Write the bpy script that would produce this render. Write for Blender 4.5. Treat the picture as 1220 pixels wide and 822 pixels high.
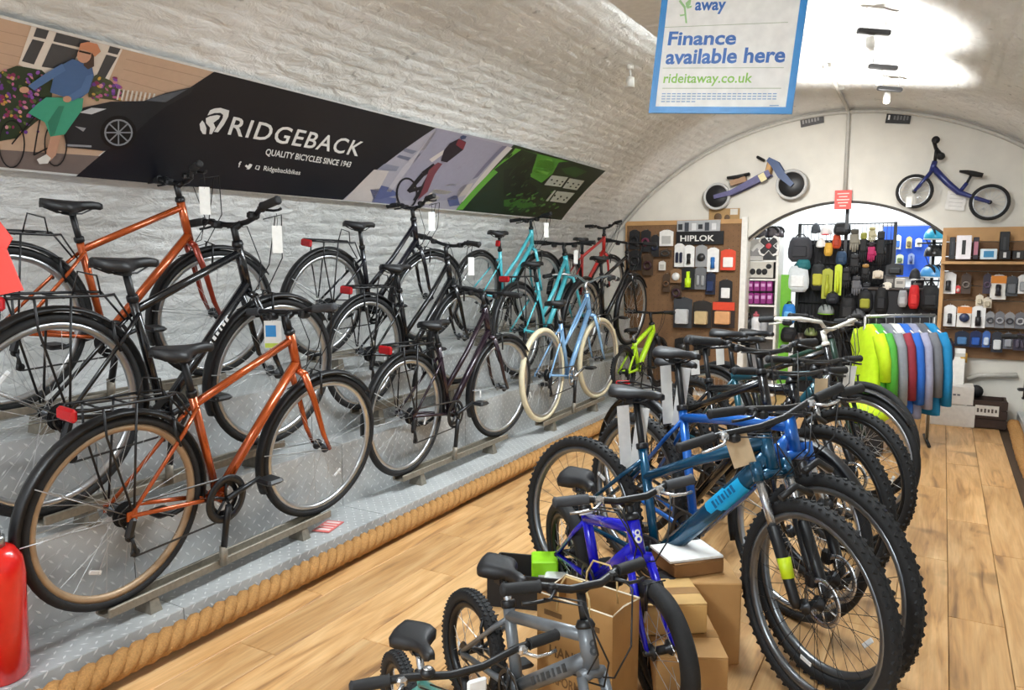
import bpy, bmesh, math, random
from mathutils import Vector, Matrix, Euler
from math import sin, cos, pi, radians, sqrt, atan2
random.seed(7)
for o in list(bpy.data.objects): bpy.data.objects.remove(o, do_unlink=True)
SC = bpy.context.scene
COL = SC.collection

# ------------------------------------------------------------------ camera, world, lights, exposure
F_PX, CX, CY, CAM_H = 900.0, 610.0, 411.0, 1.43
YAW, PITCH = radians(29.5615), radians(6.7172)
cd = bpy.data.cameras.new('camera'); cam = bpy.data.objects.new('camera', cd); COL.objects.link(cam)
cd.sensor_fit = 'HORIZONTAL'; cd.sensor_width = 36.0; cd.lens = 36.0 * F_PX / 1220.0
cd.clip_start = 0.05; cd.clip_end = 60
cam.location = (0, 0, CAM_H); cam.rotation_euler = (pi/2 - PITCH, 0, YAW)
SC.camera = cam

W = bpy.data.worlds.new('daylight'); SC.world = W; W.use_nodes = True
bg = W.node_tree.nodes['Background']; bg.inputs['Color'].default_value = (0.86, 0.93, 1.0, 1); bg.inputs['Strength'].default_value = 1.15

def area_light(name, loc, sx, sy, power, rot=(0, 0, 0), color=(.86, .945, 1)):
    l = bpy.data.lights.new(name, 'AREA'); l.shape = 'RECTANGLE'; l.size = sx; l.size_y = sy; l.energy = power; l.color = color
    o = bpy.data.objects.new(name, l); COL.objects.link(o); o.location = loc; o.rotation_euler = rot; return o
def spot_light(name, loc, rot, power, angle, blend=.6, radius=.04, color=(1, .985, .96)):
    l = bpy.data.lights.new(name, 'SPOT'); l.energy = power; l.spot_size = radians(angle); l.spot_blend = blend; l.shadow_soft_size = radius; l.color = color
    o = bpy.data.objects.new(name, l); COL.objects.link(o); o.location = loc; o.rotation_euler = rot; return o
# added fill battens, out of frame, along the crown of the vault (their housings are built with the ceiling)
FILL_BATTENS = [(-1.2, -0.7), (-1.2, 2.95), (-1.2, 4.2)]
for bx_, by_ in FILL_BATTENS:
    area_light('fill_batten_lamp', (bx_, by_, 2.49), .22, 1.0, 66 if by_ < 0 else 42)
    area_light('fill_batten_uplight', (bx_, by_, 2.61), .20, 1.0, 75 if by_ < 0 else 10, (pi, 0, 0))
# uplighters washing the crown of the vault near the end wall
spot_light('uplight_lamp', (-.56, 4.9, 1.98), (pi, 0, 0), 110, 104, .6, .06)
spot_light('uplight_lamp', (-.50, 5.9, 2.02), (pi, 0, 0), 95, 104, .6, .06)
# spotlights of the suspended track over the goods, then two added spots brightening the end wall
for sx_, sy_, rx_, ry_, pw_ in ((-.40, 5.0, 14, -36, 45), (-.36, 6.4, 30, 14, 26), (-.39, 5.2, 8, 36, 4), (-1.3, 5.7, 66, 14, 78), (-.2, 5.7, 66, -16, 24)):
    spot_light('track_and_fill_lamp', (sx_, sy_, 2.28), (radians(rx_), radians(ry_), 0), pw_, 100, .7, .05)
# the bright back room behind the arch
area_light('back_room_lamp', (-.8, 8.9, 2.38), 1.6, 1.2, 60, color=(.9, .96, 1))
SC.view_settings.view_transform = 'Standard'; SC.view_settings.look = 'None'
SC.view_settings.gamma = 1.0; SC.view_settings.use_curve_mapping = False
SC.view_settings.exposure = 0.25

# ------------------------------------------------------------------ picture <-> world helpers
_fw = Vector((-sin(YAW)*cos(PITCH), cos(YAW)*cos(PITCH), -sin(PITCH)))
_r = Vector((cos(YAW), sin(YAW), 0)); _u = _r.cross(_fw); CAMP = Vector((0, 0, CAM_H))
def ray(x, y): return _fw + _r*((x-CX)/F_PX) - _u*((y-CY)/F_PX)
def at(x, y, Y):                       # point of the picture on the plane at depth Y
    d = ray(x, y); return CAMP + d*(Y/d.y)
def on(x, y, z=0.0):                   # point of the picture on the level z
    d = ray(x, y); return CAMP + d*((z-CAM_H)/d.z)
def proj(p):
    d = Vector(p)-CAMP; z = d.dot(_fw); return (CX+F_PX*d.dot(_r)/z, CY-F_PX*d.dot(_u)/z, z)

# ------------------------------------------------------------------ materials
MATS = {}
def srgb(c):
    return tuple((v/12.92 if v <= .04045 else ((v+.055)/1.055)**2.4) for v in c)
def hexc(h): return srgb(tuple(int(h[i:i+2], 16)/255 for i in (0, 2, 4)))
def mat(key, color=None, rough=.5, metal=0., var=.06, nscale=30., bump=0., coat=0., spec=.5, objvar=0., alpha=1., trans=0.):
    """Procedural principled material: noise drives small colour, roughness and relief variation."""
    if key in MATS: return MATS[key]
    c = hexc(color) if isinstance(color, str) else color
    m = bpy.data.materials.new(key); m.use_nodes = True; nt = m.node_tree; N = nt.nodes; L = nt.links
    b = N['Principled BSDF']; b.inputs['Roughness'].default_value = rough; b.inputs['Metallic'].default_value = metal
    b.inputs['Specular IOR Level'].default_value = spec; b.inputs['Coat Weight'].default_value = coat; b.inputs['Coat Roughness'].default_value = .12
    if trans: b.inputs['Transmission Weight'].default_value = trans
    tc = N.new('ShaderNodeTexCoord'); no = N.new('ShaderNodeTexNoise'); no.inputs['Scale'].default_value = nscale; no.inputs['Detail'].default_value = 4
    L.new(tc.outputs['Object'], no.inputs['Vector'])
    mr = N.new('ShaderNodeMapRange'); mr.inputs['From Min'].default_value = .3; mr.inputs['From Max'].default_value = .7
    mr.inputs['To Min'].default_value = 1-var; mr.inputs['To Max'].default_value = 1+var; L.new(no.outputs['Fac'], mr.inputs['Value'])
    hsv = N.new('ShaderNodeHueSaturation'); hsv.inputs['Color'].default_value = (*c, 1)
    if objvar:
        oi = N.new('ShaderNodeObjectInfo'); m2 = N.new('ShaderNodeMapRange'); m2.inputs['To Min'].default_value = 1-objvar; m2.inputs['To Max'].default_value = 1+objvar
        L.new(oi.outputs['Random'], m2.inputs['Value']); mm = N.new('ShaderNodeMath'); mm.operation = 'MULTIPLY'
        L.new(mr.outputs['Result'], mm.inputs[0]); L.new(m2.outputs['Result'], mm.inputs[1]); L.new(mm.outputs[0], hsv.inputs['Value'])
    else:
        L.new(mr.outputs['Result'], hsv.inputs['Value'])
    L.new(hsv.outputs['Color'], b.inputs['Base Color'])
    if bump:
        bp = N.new('ShaderNodeBump'); bp.inputs['Strength'].default_value = bump; bp.inputs['Distance'].default_value = .004
        L.new(no.outputs['Fac'], bp.inputs['Height']); L.new(bp.outputs['Normal'], b.inputs['Normal'])
    MATS[key] = m; return m
def emit(key, color, strength):
    if key in MATS: return MATS[key]
    m = bpy.data.materials.new(key); m.use_nodes = True; b = m.node_tree.nodes['Principled BSDF']
    b.inputs['Base Color'].default_value = (*color, 1); b.inputs['Emission Color'].default_value = (*color, 1); b.inputs['Emission Strength'].default_value = strength
    MATS[key] = m; return m

def wood_floor_mat():
    m = bpy.data.materials.new('oak laminate'); m.use_nodes = True; nt = m.node_tree; N = nt.nodes; L = nt.links; b = N['Principled BSDF']
    tc = N.new('ShaderNodeTexCoord'); oi = N.new('ShaderNodeObjectInfo')
    off = N.new('ShaderNodeVectorMath'); off.operation = 'SCALE'; comb = N.new('ShaderNodeCombineXYZ')
    for i in range(3): L.new(oi.outputs['Random'], comb.inputs[i])
    L.new(comb.outputs[0], off.inputs[0]); off.inputs['Scale'].default_value = 37.
    add = N.new('ShaderNodeVectorMath'); L.new(tc.outputs['Object'], add.inputs[0]); L.new(off.outputs[0], add.inputs[1])
    mp = N.new('ShaderNodeMapping'); mp.inputs['Scale'].default_value = (9, 1.1, 4); L.new(add.outputs[0], mp.inputs['Vector'])
    n1 = N.new('ShaderNodeTexNoise'); n1.inputs['Scale'].default_value = 1.6; n1.inputs['Detail'].default_value = 6; n1.inputs['Distortion'].default_value = 1.2; L.new(mp.outputs[0], n1.inputs['Vector'])
    mp2 = N.new('ShaderNodeMapping'); mp2.inputs['Scale'].default_value = (60, 2.5, 10); L.new(add.outputs[0], mp2.inputs['Vector'])
    n2 = N.new('ShaderNodeTexNoise'); n2.inputs['Scale'].default_value = 2; n2.inputs['Detail'].default_value = 5; L.new(mp2.outputs[0], n2.inputs['Vector'])
    cr = N.new('ShaderNodeValToRGB'); e = cr.color_ramp.elements
    e[0].position = .27; e[0].color = (*hexc('8E6844'), 1); e[1].position = .62; e[1].color = (*hexc('D6AB76'), 1)
    x = e.new(.42); x.color = (*hexc('C4955F'), 1); x = e.new(.8); x.color = (*hexc('E2BD8A'), 1)
    L.new(n1.outputs['Fac'], cr.inputs['Fac'])
    mx = N.new('ShaderNodeMixRGB'); mx.blend_type = 'MULTIPLY'; mx.inputs['Fac'].default_value = .5
    g = N.new('ShaderNodeMapRange'); g.inputs['From Min'].default_value = .3; g.inputs['From Max'].default_value = .65; g.inputs['To Min'].default_value = .72; g.inputs['To Max'].default_value = 1.05
    L.new(n2.outputs['Fac'], g.inputs['Value']); L.new(cr.outputs['Color'], mx.inputs['Color1']); L.new(g.outputs['Result'], mx.inputs['Color2'])
    n3 = N.new('ShaderNodeTexNoise'); n3.inputs['Scale'].default_value = 3.2; n3.inputs['Detail'].default_value = 2; L.new(add.outputs[0], n3.inputs['Vector'])
    k = N.new('ShaderNodeMapRange'); k.inputs['From Min'].default_value = .66; k.inputs['From Max'].default_value = .76; k.inputs['To Min'].default_value = 1; k.inputs['To Max'].default_value = .55
    L.new(n3.outputs['Fac'], k.inputs['Value'])
    mx2 = N.new('ShaderNodeMixRGB'); mx2.blend_type = 'MULTIPLY'; mx2.inputs['Fac'].default_value = 1; L.new(mx.outputs['Color'], mx2.inputs['Color1']); L.new(k.outputs['Result'], mx2.inputs['Color2'])
    hs = N.new('ShaderNodeHueSaturation'); v = N.new('ShaderNodeMapRange'); v.inputs['To Min'].default_value = .86; v.inputs['To Max'].default_value = 1.1
    L.new(oi.outputs['Random'], v.inputs['Value']); L.new(v.outputs['Result'], hs.inputs['Value']); L.new(mx2.outputs['Color'], hs.inputs['Color'])
    L.new(hs.outputs['Color'], b.inputs['Base Color']); b.inputs['Roughness'].default_value = .42
    bp = N.new('ShaderNodeBump'); bp.inputs['Strength'].default_value = .12; bp.inputs['Distance'].default_value = .002; L.new(n2.outputs['Fac'], bp.inputs['Height']); L.new(bp.outputs['Normal'], b.inputs['Normal'])
    return m
def whitewash_mat():
    m = bpy.data.materials.new('whitewash over brick'); m.use_nodes = True; nt = m.node_tree; N = nt.nodes; L = nt.links; b = N['Principled BSDF']
    geo = N.new('ShaderNodeNewGeometry')
    mpw = N.new('ShaderNodeMapping'); mpw.inputs['Scale'].default_value = (1, .55, 1); L.new(geo.outputs['Position'], mpw.inputs['Vector'])
    n1 = N.new('ShaderNodeTexNoise'); n1.inputs['Scale'].default_value = 17; n1.inputs['Detail'].default_value = 9; n1.inputs['Roughness'].default_value = .6; n1.inputs['Distortion'].default_value = .5; L.new(mpw.outputs[0], n1.inputs['Vector'])
    n2 = N.new('ShaderNodeTexNoise'); n2.inputs['Scale'].default_value = 1.5; n2.inputs['Detail'].default_value = 4; L.new(geo.outputs['Position'], n2.inputs['Vector'])
    n3 = N.new('ShaderNodeTexNoise'); n3.inputs['Scale'].default_value = 17; n3.inputs['Detail'].default_value = 3; L.new(geo.outputs['Position'], n3.inputs['Vector'])
    cr = N.new('ShaderNodeValToRGB'); e = cr.color_ramp.elements
    e[0].position = .3; e[0].color = (*hexc('D9D9D5'), 1); e[1].position = .7; e[1].color = (*hexc('F2F2F0'), 1); L.new(n2.outputs['Fac'], cr.inputs['Fac'])
    k = N.new('ShaderNodeMapRange'); k.inputs['From Min'].default_value = .66; k.inputs['From Max'].default_value = .78; k.inputs['To Min'].default_value = 1; k.inputs['To Max'].default_value = .5; L.new(n3.outputs['Fac'], k.inputs['Value'])
    mx = N.new('ShaderNodeMixRGB'); mx.blend_type = 'MULTIPLY'; mx.inputs['Fac'].default_value = 1; L.new(cr.outputs['Color'], mx.inputs['Color1']); L.new(k.outputs['Result'], mx.inputs['Color2'])
    L.new(mx.outputs['Color'], b.inputs['Base Color']); b.inputs['Roughness'].default_value = .62
    bp = N.new('ShaderNodeBump'); bp.inputs['Strength'].default_value = .8; bp.inputs['Distance'].default_value = .028; L.new(n1.outputs['Fac'], bp.inputs['Height']); L.new(bp.outputs['Normal'], b.inputs['Normal'])
    return m
def checker_mat():
    m = bpy.data.materials.new('aluminium checker plate'); m.use_nodes = True; nt = m.node_tree; N = nt.nodes; L = nt.links; b = N['Principled BSDF']
    tc = N.new('ShaderNodeTexCoord')
    mp = N.new('ShaderNodeMapping'); mp.inputs['Scale'].default_value = (26, 26, 26); mp.inputs['Rotation'].default_value = (0, 0, radians(45)); L.new(tc.outputs['UV'], mp.inputs['Vector'])
    sp = N.new('ShaderNodeSeparateXYZ'); L.new(mp.outputs[0], sp.inputs[0])
    def M(op, a, b_=None):
        n = N.new('ShaderNodeMath'); n.operation = op
        for i, v in enumerate((a, b_)):
            if v is None: continue
            if isinstance(v, (int, float)): n.inputs[i].default_value = v
            else: L.new(v, n.inputs[i])
        return n.outputs[0]
    fu, fv = M('FLOOR', sp.outputs[0]), M('FLOOR', sp.outputs[1])
    ru, rv = M('SUBTRACT', M('SUBTRACT', sp.outputs[0], fu), .5), M('SUBTRACT', M('SUBTRACT', sp.outputs[1], fv), .5)
    par = M('FLOORED_MODULO', M('ADD', fu, fv), 2)
    au, av = M('ABSOLUTE', ru), M('ABSOLUTE', rv)
    def loz(a, c): return M('MAXIMUM', M('SUBTRACT', 1, M('ADD', M('MULTIPLY', a, 2.3), M('MULTIPLY', c, 8))), 0)
    h = M('ADD', M('MULTIPLY', loz(au, av), par), M('MULTIPLY', loz(av, au), M('SUBTRACT', 1, par)))
    h = M('MINIMUM', M('MULTIPLY', h, 3), 1)
    no = N.new('ShaderNodeTexNoise'); no.inputs['Scale'].default_value = 3.; no.inputs['Detail'].default_value = 6; L.new(tc.outputs['Object'], no.inputs['Vector'])
    cr = N.new('ShaderNodeValToRGB'); e = cr.color_ramp.elements; e[0].position = .3; e[0].color = (*hexc('A2A4A4'), 1); e[1].position = .7; e[1].color = (*hexc('C6C8C7'), 1); L.new(no.outputs['Fac'], cr.inputs['Fac'])
    mx = N.new('ShaderNodeMixRGB'); mx.inputs['Color2'].default_value = (*hexc('E6E7E5'), 1); L.new(M('MULTIPLY', h, .8), mx.inputs['Fac']); L.new(cr.outputs['Color'], mx.inputs['Color1'])
    L.new(mx.outputs['Color'], b.inputs['Base Color']); b.inputs['Metallic'].default_value = .12; b.inputs['Roughness'].default_value = .42
    bp = N.new('ShaderNodeBump'); bp.inputs['Strength'].default_value = .6; bp.inputs['Distance'].default_value = .003; L.new(h, bp.inputs['Height']); L.new(bp.outputs['Normal'], b.inputs['Normal'])
    return m

# ------------------------------------------------------------------ mesh builder
class MB:
    def __init__(s): s.V = []; s.F = []; s.S = []; s.MI = []; s.mi = 0
    def add(s, vs, fs, smooth=False):
        n = len(s.V); s.V += [tuple(v) for v in vs]
        for f in fs: s.F.append(tuple(i+n for i in f)); s.S.append(smooth); s.MI.append(s.mi)
        return s
    def box(s, c, d, R=None, taper=1., bev=0.):
        """box of size d about c; R an optional rotation; taper shrinks the top; bev chamfers the upright edges"""
        c = Vector(c); hx, hy, hz = d[0]/2, d[1]/2, d[2]/2
        if bev:
            b = min(bev, hx*.9, hy*.9, hz*.9)
            ring = [(hx-b, -hy), (hx, -hy+b), (hx, hy-b), (hx-b, hy), (-hx+b, hy), (-hx, hy-b), (-hx, -hy+b), (-hx+b, -hy)]
            vs = []
            for z, k in ((-hz, b), (-hz+b, 0), (hz-b, 0), (hz, b)):
                for x, y in ring: vs.append(Vector((x*(1-k/hx), y*(1-k/hy), z)))
            fs = [tuple(range(7, -1, -1)), tuple(range(24, 32))]
            for l in range(3):
                for i in range(8): j = (i+1) % 8; fs.append((l*8+i, l*8+j, l*8+8+j, l*8+8+i))
        else:
            vs = [Vector((x*hx*(taper if z > 0 else 1), y*hy*(taper if z > 0 else 1), z*hz)) for z in (-1, 1) for x, y in ((-1, -1), (1, -1), (1, 1), (-1, 1))]
            fs = [(3, 2, 1, 0), (4, 5, 6, 7), (0, 1, 5, 4), (1, 2, 6, 5), (2, 3, 7, 6), (3, 0, 4, 7)]
        if R is not None: vs = [R @ v for v in vs]
        return s.add([v+c for v in vs], fs)
    def tube(s, pts, r, n=8, closed=False, cap=True, smooth=True, flat=(1, 1)):
        pts = [Vector(p) for p in pts]; k = len(pts); rs = r if isinstance(r, (list, tuple)) else [r]*k
        T = []
        for i in range(k):
            if closed: t = pts[(i+1) % k]-pts[i-1]
            else: t = pts[min(i+1, k-1)]-pts[max(i-1, 0)]
            T.append(t.normalized() if t.length > 1e-9 else Vector((0, 0, 1)))
        up = Vector((0, 0, 1)) if abs(T[0].z) < .9 else Vector((1, 0, 0))
        nrm = (up-T[0]*up.dot(T[0])).normalized(); vs = []
        for i in range(k):
            nrm = nrm-T[i]*nrm.dot(T[i])
            nrm = nrm.normalized() if nrm.length > 1e-6 else T[i].orthogonal().normalized()
            b = T[i].cross(nrm)
            for j in range(n):
                a = 2*pi*j/n; vs.append(pts[i]+nrm*(cos(a)*rs[i]*flat[0])+b*(sin(a)*rs[i]*flat[1]))
        fs = []
        for i in range(k if closed else k-1):
            for j in range(n):
                a, b_ = i*n+j, i*n+(j+1) % n; c, d = ((i+1) % k)*n+(j+1) % n, ((i+1) % k)*n+j; fs.append((a, b_, c, d))
        s.add(vs, fs, smooth)
        if cap and not closed:
            m = len(s.V)-len(vs); s.F.append(tuple(m+j for j in range(n-1, -1, -1))); s.S.append(False); s.MI.append(s.mi)
            m += (k-1)*n; s.F.append(tuple(m+j for j in range(n))); s.S.append(False); s.MI.append(s.mi)
        return s
    def lathe(s, prof, o=(0, 0, 0), axis='z', n=24, smooth=True, closed=False, R=None):
        o = Vector(o); vs = []
        for r, h in prof:
            for j in range(n):
                a = 2*pi*j/n; x, y = r*cos(a), r*sin(a)
                v = Vector((x, y, h)) if axis == 'z' else (Vector((x, h, y)) if axis == 'y' else Vector((h, x, y)))
                vs.append(o+(R @ v if R is not None else v))
        k = len(prof); fs = []
        for i in range(k if closed else k-1):
            for j in range(n):
                q = (i*n+j, i*n+(j+1) % n, ((i+1) % k)*n+(j+1) % n, ((i+1) % k)*n+j)
                fs.append(q if axis != 'y' else q[::-1])
        s.add(vs, fs, smooth)
        if not closed:
            m = len(s.V)-len(vs)
            for ring, fl in ((0, 1), (k-1, 0)):
                if prof[ring][0] > 1e-5:
                    f = [m+ring*n+j for j in range(n)]; f = f[::-1] if fl else f
                    s.F.append(tuple(f if axis != 'y' else f[::-1])); s.S.append(False); s.MI.append(s.mi)
        return s
    def blob(s, c, r, n=14, m=8, R=None, cut=None, power=1.):
        """ellipsoid; cut=(lo, hi) keeps a band of its height"""
        c = Vector(c); lo, hi = cut or (-1, 1); vs = []; rows = []
        for i in range(m+1):
            h = lo+(hi-lo)*i/m if cut else -cos(pi*i/m)
            w = sqrt(max(0, 1-h*h))**power; rows.append(w)
            for j in range(n):
                a = 2*pi*j/n; v = Vector((r[0]*w*cos(a), r[1]*w*sin(a), r[2]*h)); vs.append(c+(R @ v if R is not None else v))
        fs = [(i*n+j, i*n+(j+1) % n, (i+1)*n+(j+1) % n, (i+1)*n+j) for i in range(m) for j in range(n)]
        s.add(vs, fs, True)
        k = len(s.V)-len(vs)
        if rows[0] > 1e-3: s.F.append(tuple(k+j for j in range(n-1, -1, -1))); s.S.append(False); s.MI.append(s.mi)
        if rows[-1] > 1e-3: s.F.append(tuple(k+m*n+j for j in range(n))); s.S.append(False); s.MI.append(s.mi)
        return s
    def prism(s, poly, t, fr=None, smooth=False):
        """polygon (x, z pairs) in the local XZ plane, thickness t along y; fr maps it to place"""
        n = len(poly); vs = [Vector((x, -t/2, z)) for x, z in poly]+[Vector((x, t/2, z)) for x, z in poly]
        if fr is not None: vs = [fr @ v for v in vs]
        fs = [tuple(range(n)), tuple(range(2*n-1, n-1, -1))]+[(j, i, i+n, j+n) for i, j in ((i, (i+1) % n) for i in range(n))]
        return s.add(vs, fs, smooth)
    def loft(s, rings, smooth=True, cap=True):
        n = len(rings[0]); vs = [v for r in rings for v in r]
        fs = [(i*n+j, i*n+(j+1) % n, (i+1)*n+(j+1) % n, (i+1)*n+j) for i in range(len(rings)-1) for j in range(n)]
        s.add(vs, fs, smooth)
        if cap:
            k = len(s.V)-len(vs); s.F.append(tuple(k+j for j in range(n-1, -1, -1))); s.S.append(False); s.MI.append(s.mi)
            k += (len(rings)-1)*n; s.F.append(tuple(k+j for j in range(n))); s.S.append(False); s.MI.append(s.mi)
        return s
    def mesh(s, name, mats):
        me = bpy.data.meshes.new(name); me.from_pydata(s.V, [], s.F); me.update()
        for m in (mats if isinstance(mats, (list, tuple)) else [mats]): me.materials.append(m)
        me.polygons.foreach_set('use_smooth', s.S); me.polygons.foreach_set('material_index', s.MI); me.update()
        return me
    def build(s, name, mats, parent=None, M=None): return link(name, s.mesh(name, mats), parent, M)
def link(name, me, parent=None, M=None):
    o = bpy.data.objects.new(name, me); COL.objects.link(o)
    if parent is not None: o.parent = parent
    if M is not None: o.matrix_basis = M
    return o
def tag(o, label, cat, group=None):
    o['label'] = label; o['category'] = cat
    if group: o['group'] = group
    return o
def thing(name, label, cat, loc=(0, 0, 0), rot=(0, 0, 0), group=None, scale=1.):
    o = bpy.data.objects.new(name, None); COL.objects.link(o); o.empty_display_size = .05
    o.location = loc; o.rotation_euler = rot; o.scale = (scale,)*3; return tag(o, label, cat, group)
def struct(o): o['kind'] = 'structure'; return o
def stuff(o): o['kind'] = 'stuff'; return o
def text_geo(txt, size, shear=0., bold=0., spacing=1., align='LEFT'):
    """lettering as plain faces: vertices (x, y) and polygons"""
    cu = bpy.data.curves.new('t', 'FONT'); cu.body = txt; cu.size = size; cu.shear = shear; cu.offset = bold; cu.space_character = spacing; cu.align_x = align; cu.resolution_u = 3
    o = bpy.data.objects.new('t', cu); COL.objects.link(o); dg = bpy.context.evaluated_depsgraph_get(); dg.update()
    me = o.evaluated_get(dg).to_mesh(); vs = [(v.co.x, v.co.y) for v in me.vertices]; fs = [tuple(p.vertices) for p in me.polygons]
    o.evaluated_get(dg).to_mesh_clear(); bpy.data.objects.remove(o); bpy.data.curves.remove(cu); return vs, fs
def put_text(mb, txt, size, fr, width=None, **k):
    """lettering laid on a frame (local x right, z up, y out of the face towards -y)"""
    vs, fs = text_geo(txt, 1., **k); vs = [(x*size, y*size) for x, y in vs]
    if width and vs:
        w = max(v[0] for v in vs)-min(v[0] for v in vs); q = width/w; vs = [(x*q, y) for x, y in vs]
    mb.add([fr @ Vector((x, 0, y)) for x, y in vs], fs); return mb

# ================================================================== THE SETTING
XC, ZC, RV = -.887, .021, 2.736          # cross-section of the barrel vault
Y0, Y1 = -1.6, 7.65                       # open shop front behind the camera .. end wall
WHITEWASH = whitewash_mat(); OAK = wood_floor_mat(); CHECKER = checker_mat()
PLASTER = mat('white painted end wall', 'D9D5CB', .6, var=.05, nscale=6, bump=.5)
JOINT = mat('dark joint', '4A3826', .8)
WHITE_GLOSS = mat('white gloss paint', 'E6E4DE', .35); GREYPIPE = mat('grey painted conduit', 'B9B6AE', .45)
BLACK = mat('black satin', '141416', .42); BLACKM = mat('black matt', '18181A', .7); STEEL = mat('brushed steel', 'B4B5B5', .32, .9)
def vp(t, y, R=RV): return Vector((XC+R*sin(t), y, ZC+R*cos(t)))

# ---- vault: left wall, crown, right wall, with whitewashed brick courses
def vault_shell(name, t0, t1, n):
    mb = MB(); vs = []; ny = 10
    for i in range(n+1):
        for j in range(ny+1): vs.append(vp(t0+(t1-t0)*i/n, Y0+(Y1-Y0)*j/ny, RV+.0022))
    fs = [(i*(ny+1)+j, i*(ny+1)+j+1, (i+1)*(ny+1)+j+1, (i+1)*(ny+1)+j) for i in range(n) for j in range(ny)]
    mb.add(vs, fs, True); return struct(mb.build(name, WHITEWASH))
TL, TA, TB, TR = radians(-92), radians(-56), radians(56), radians(92)
wall_left = vault_shell('wall_left', TL, TA, 14); ceiling = vault_shell('ceiling', TA, TB, 40); wall_right = vault_shell('wall_right', TB, TR, 14)
BR_L, BR_H, BR_J = .222, .066, .009
def brick_geo(rng):
    """one lumpy, whitewashed brick face: its edges sink into the joints"""
    xs = (-.5, -.43, -.15, .15, .43, .5); ys = (-.5, -.34, 0, .34, .5); vs = []
    for y in ys:
        for x in xs:
            e = abs(x) > .49 or abs(y) > .49
            vs.append((x*(BR_L+.004)+(0 if e else rng.uniform(-.006, .006)), y*(BR_H+.004)+(0 if e else rng.uniform(-.006, .006)), -.0032 if e else rng.uniform(-.0012, .0022)))
    fs = [(j*6+i, j*6+i+1, (j+1)*6+i+1, (j+1)*6+i) for j in range(4) for i in range(5)]
    return vs, fs
_rng = random.Random(3); VARIANTS = [brick_geo(_rng) for _ in range(10)]
BRICKS = [MB().add(v, f, True).mesh('brick', WHITEWASH) for v, f in VARIANTS]
courses = []
dt = (BR_H+BR_J)/RV; nrow = int((TR-TL)/dt); dl = BR_L+BR_J
for i in range(nrow):
    t = TL+(i+.5)*dt
    for j in range(int((Y1-Y0)/dl)):
        y = Y0+(j+.5+(.5 if i % 2 else 0))*dl
        if y+dl/2 > Y1: continue
        p = vp(t, y); px = proj(p); vis = px[2] > .3 and -60 < px[0] < 1280 and -40 < px[1] < 860
        Z = Vector((-sin(t), 0, -cos(t))); X = Vector((0, 1, 0)); Yv = Z.cross(X)
        M = Matrix((X, Yv, Z)).transposed().to_4x4(); M.translation = p-Z*_rng.uniform(-.0010, .0016)
        # only the top of the left wall and the crown show past the bikes and the banner
        score = (px[2] if vis and (p.z > 1.75) else 99)
        courses.append((score, _rng.random(), M, t))
courses.sort(key=lambda c: c[:2])
rest = {}
for k, (sc, rnd, M, t) in enumerate(courses):
    host = wall_left if t < TA else (ceiling if t < TB else wall_right); v = int(rnd*9.99)
    if k < 300: link('brick', BRICKS[v], host, M)
    else:
        mb = rest.setdefault(host.name, MB()); mb.add([M @ Vector(q) for q in VARIANTS[v][0]], VARIANTS[v][1], True)
for h, mb in rest.items(): stuff(mb.build('brick_courses', WHITEWASH, bpy.data.objects[h]))

# ---- end wall with its segmental arch opening
OX0, OX1, OAX, OAZ, OSZ = -1.698, .047, -.797, 1.928, 1.577
_h = OAZ-OSZ; _w = (OX1-OX0)/2; OR = (_w*_w+_h*_h)/(2*_h); OMX = (OX0+OX1)/2
def arch_z(x): return OAZ-OR+sqrt(max(0, OR*OR-(x-OMX)**2))
mb = MB(); xs = sorted(set([XC-RV+.02+i*(2*RV-.04)/64 for i in range(65)]+[OX0+(OX1-OX0)*i/40 for i in range(41)])); TH = .22
for a, b in zip(xs, xs[1:]):
    za, zb = ZC+sqrt(max(0, RV**2-(a-XC)**2))+.03, ZC+sqrt(max(0, RV**2-(b-XC)**2))+.03; inside = OX0-1e-6 < (a+b)/2 < OX1+1e-6
    la, lb = (arch_z(a), arch_z(b)) if inside else (-.02, -.02)
    mb.add([(a, Y1, la), (b, Y1, lb), (b, Y1, zb), (a, Y1, za), (a, Y1+TH, la), (b, Y1+TH, lb), (b, Y1+TH, zb), (a, Y1+TH, za)],
           [(0, 1, 2, 3), (7, 6, 5, 4)]+([(4, 5, 1, 0)] if inside else []))
for x, fl in ((OX0, 1), (OX1, 0)):
    mb.add([(x, Y1, -.02), (x, Y1+TH, -.02), (x, Y1+TH, OSZ), (x, Y1, OSZ)], [(0, 1, 2, 3) if fl else (3, 2, 1, 0)])
wall_back = struct(mb.build('wall_back', PLASTER))
mb = MB(); mb.tube([(OX0+(OX1-OX0)*i/30, Y1-.004, arch_z(OX0+(OX1-OX0)*i/30)-.004) for i in range(31)], .012, 6)
struct(mb.build('trim_1', mat('dark arch edge', '3A3632', .5)))  # dark strip along the lower edge of the arch
# ---- floor: base slab and laminate planks
mb = MB(); mb.box((-.88, 4.2, -.022), (5.6, 11.8, .02)); floor = struct(mb.build('floor', JOINT))
PW = .192; PLN = 1.29
def plank_mesh(l):
    m = MB(); w, q = PW/2-.0012, .002
    m.add([(-w, -l/2+.001, -.012), (w, -l/2+.001, -.012), (w, l/2-.001, -.012), (-w, l/2-.001, -.012),
           (-w, -l/2+.001, -q), (w, -l/2+.001, -q), (w, l/2-.001, -q), (-w, l/2-.001, -q),
           (-w+q, -l/2+q+.001, 0), (w-q, -l/2+q+.001, 0), (w-q, l/2-q-.001, 0), (-w+q, l/2-q-.001, 0)],
          [(8, 9, 10, 11), (4, 5, 9, 8), (5, 6, 10, 9), (6, 7, 11, 10), (7, 4, 8, 11), (0, 1, 5, 4), (1, 2, 6, 5), (2, 3, 7, 6), (3, 0, 4, 7)])
    return m.mesh('plank', OAK)
PM = {}
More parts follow.
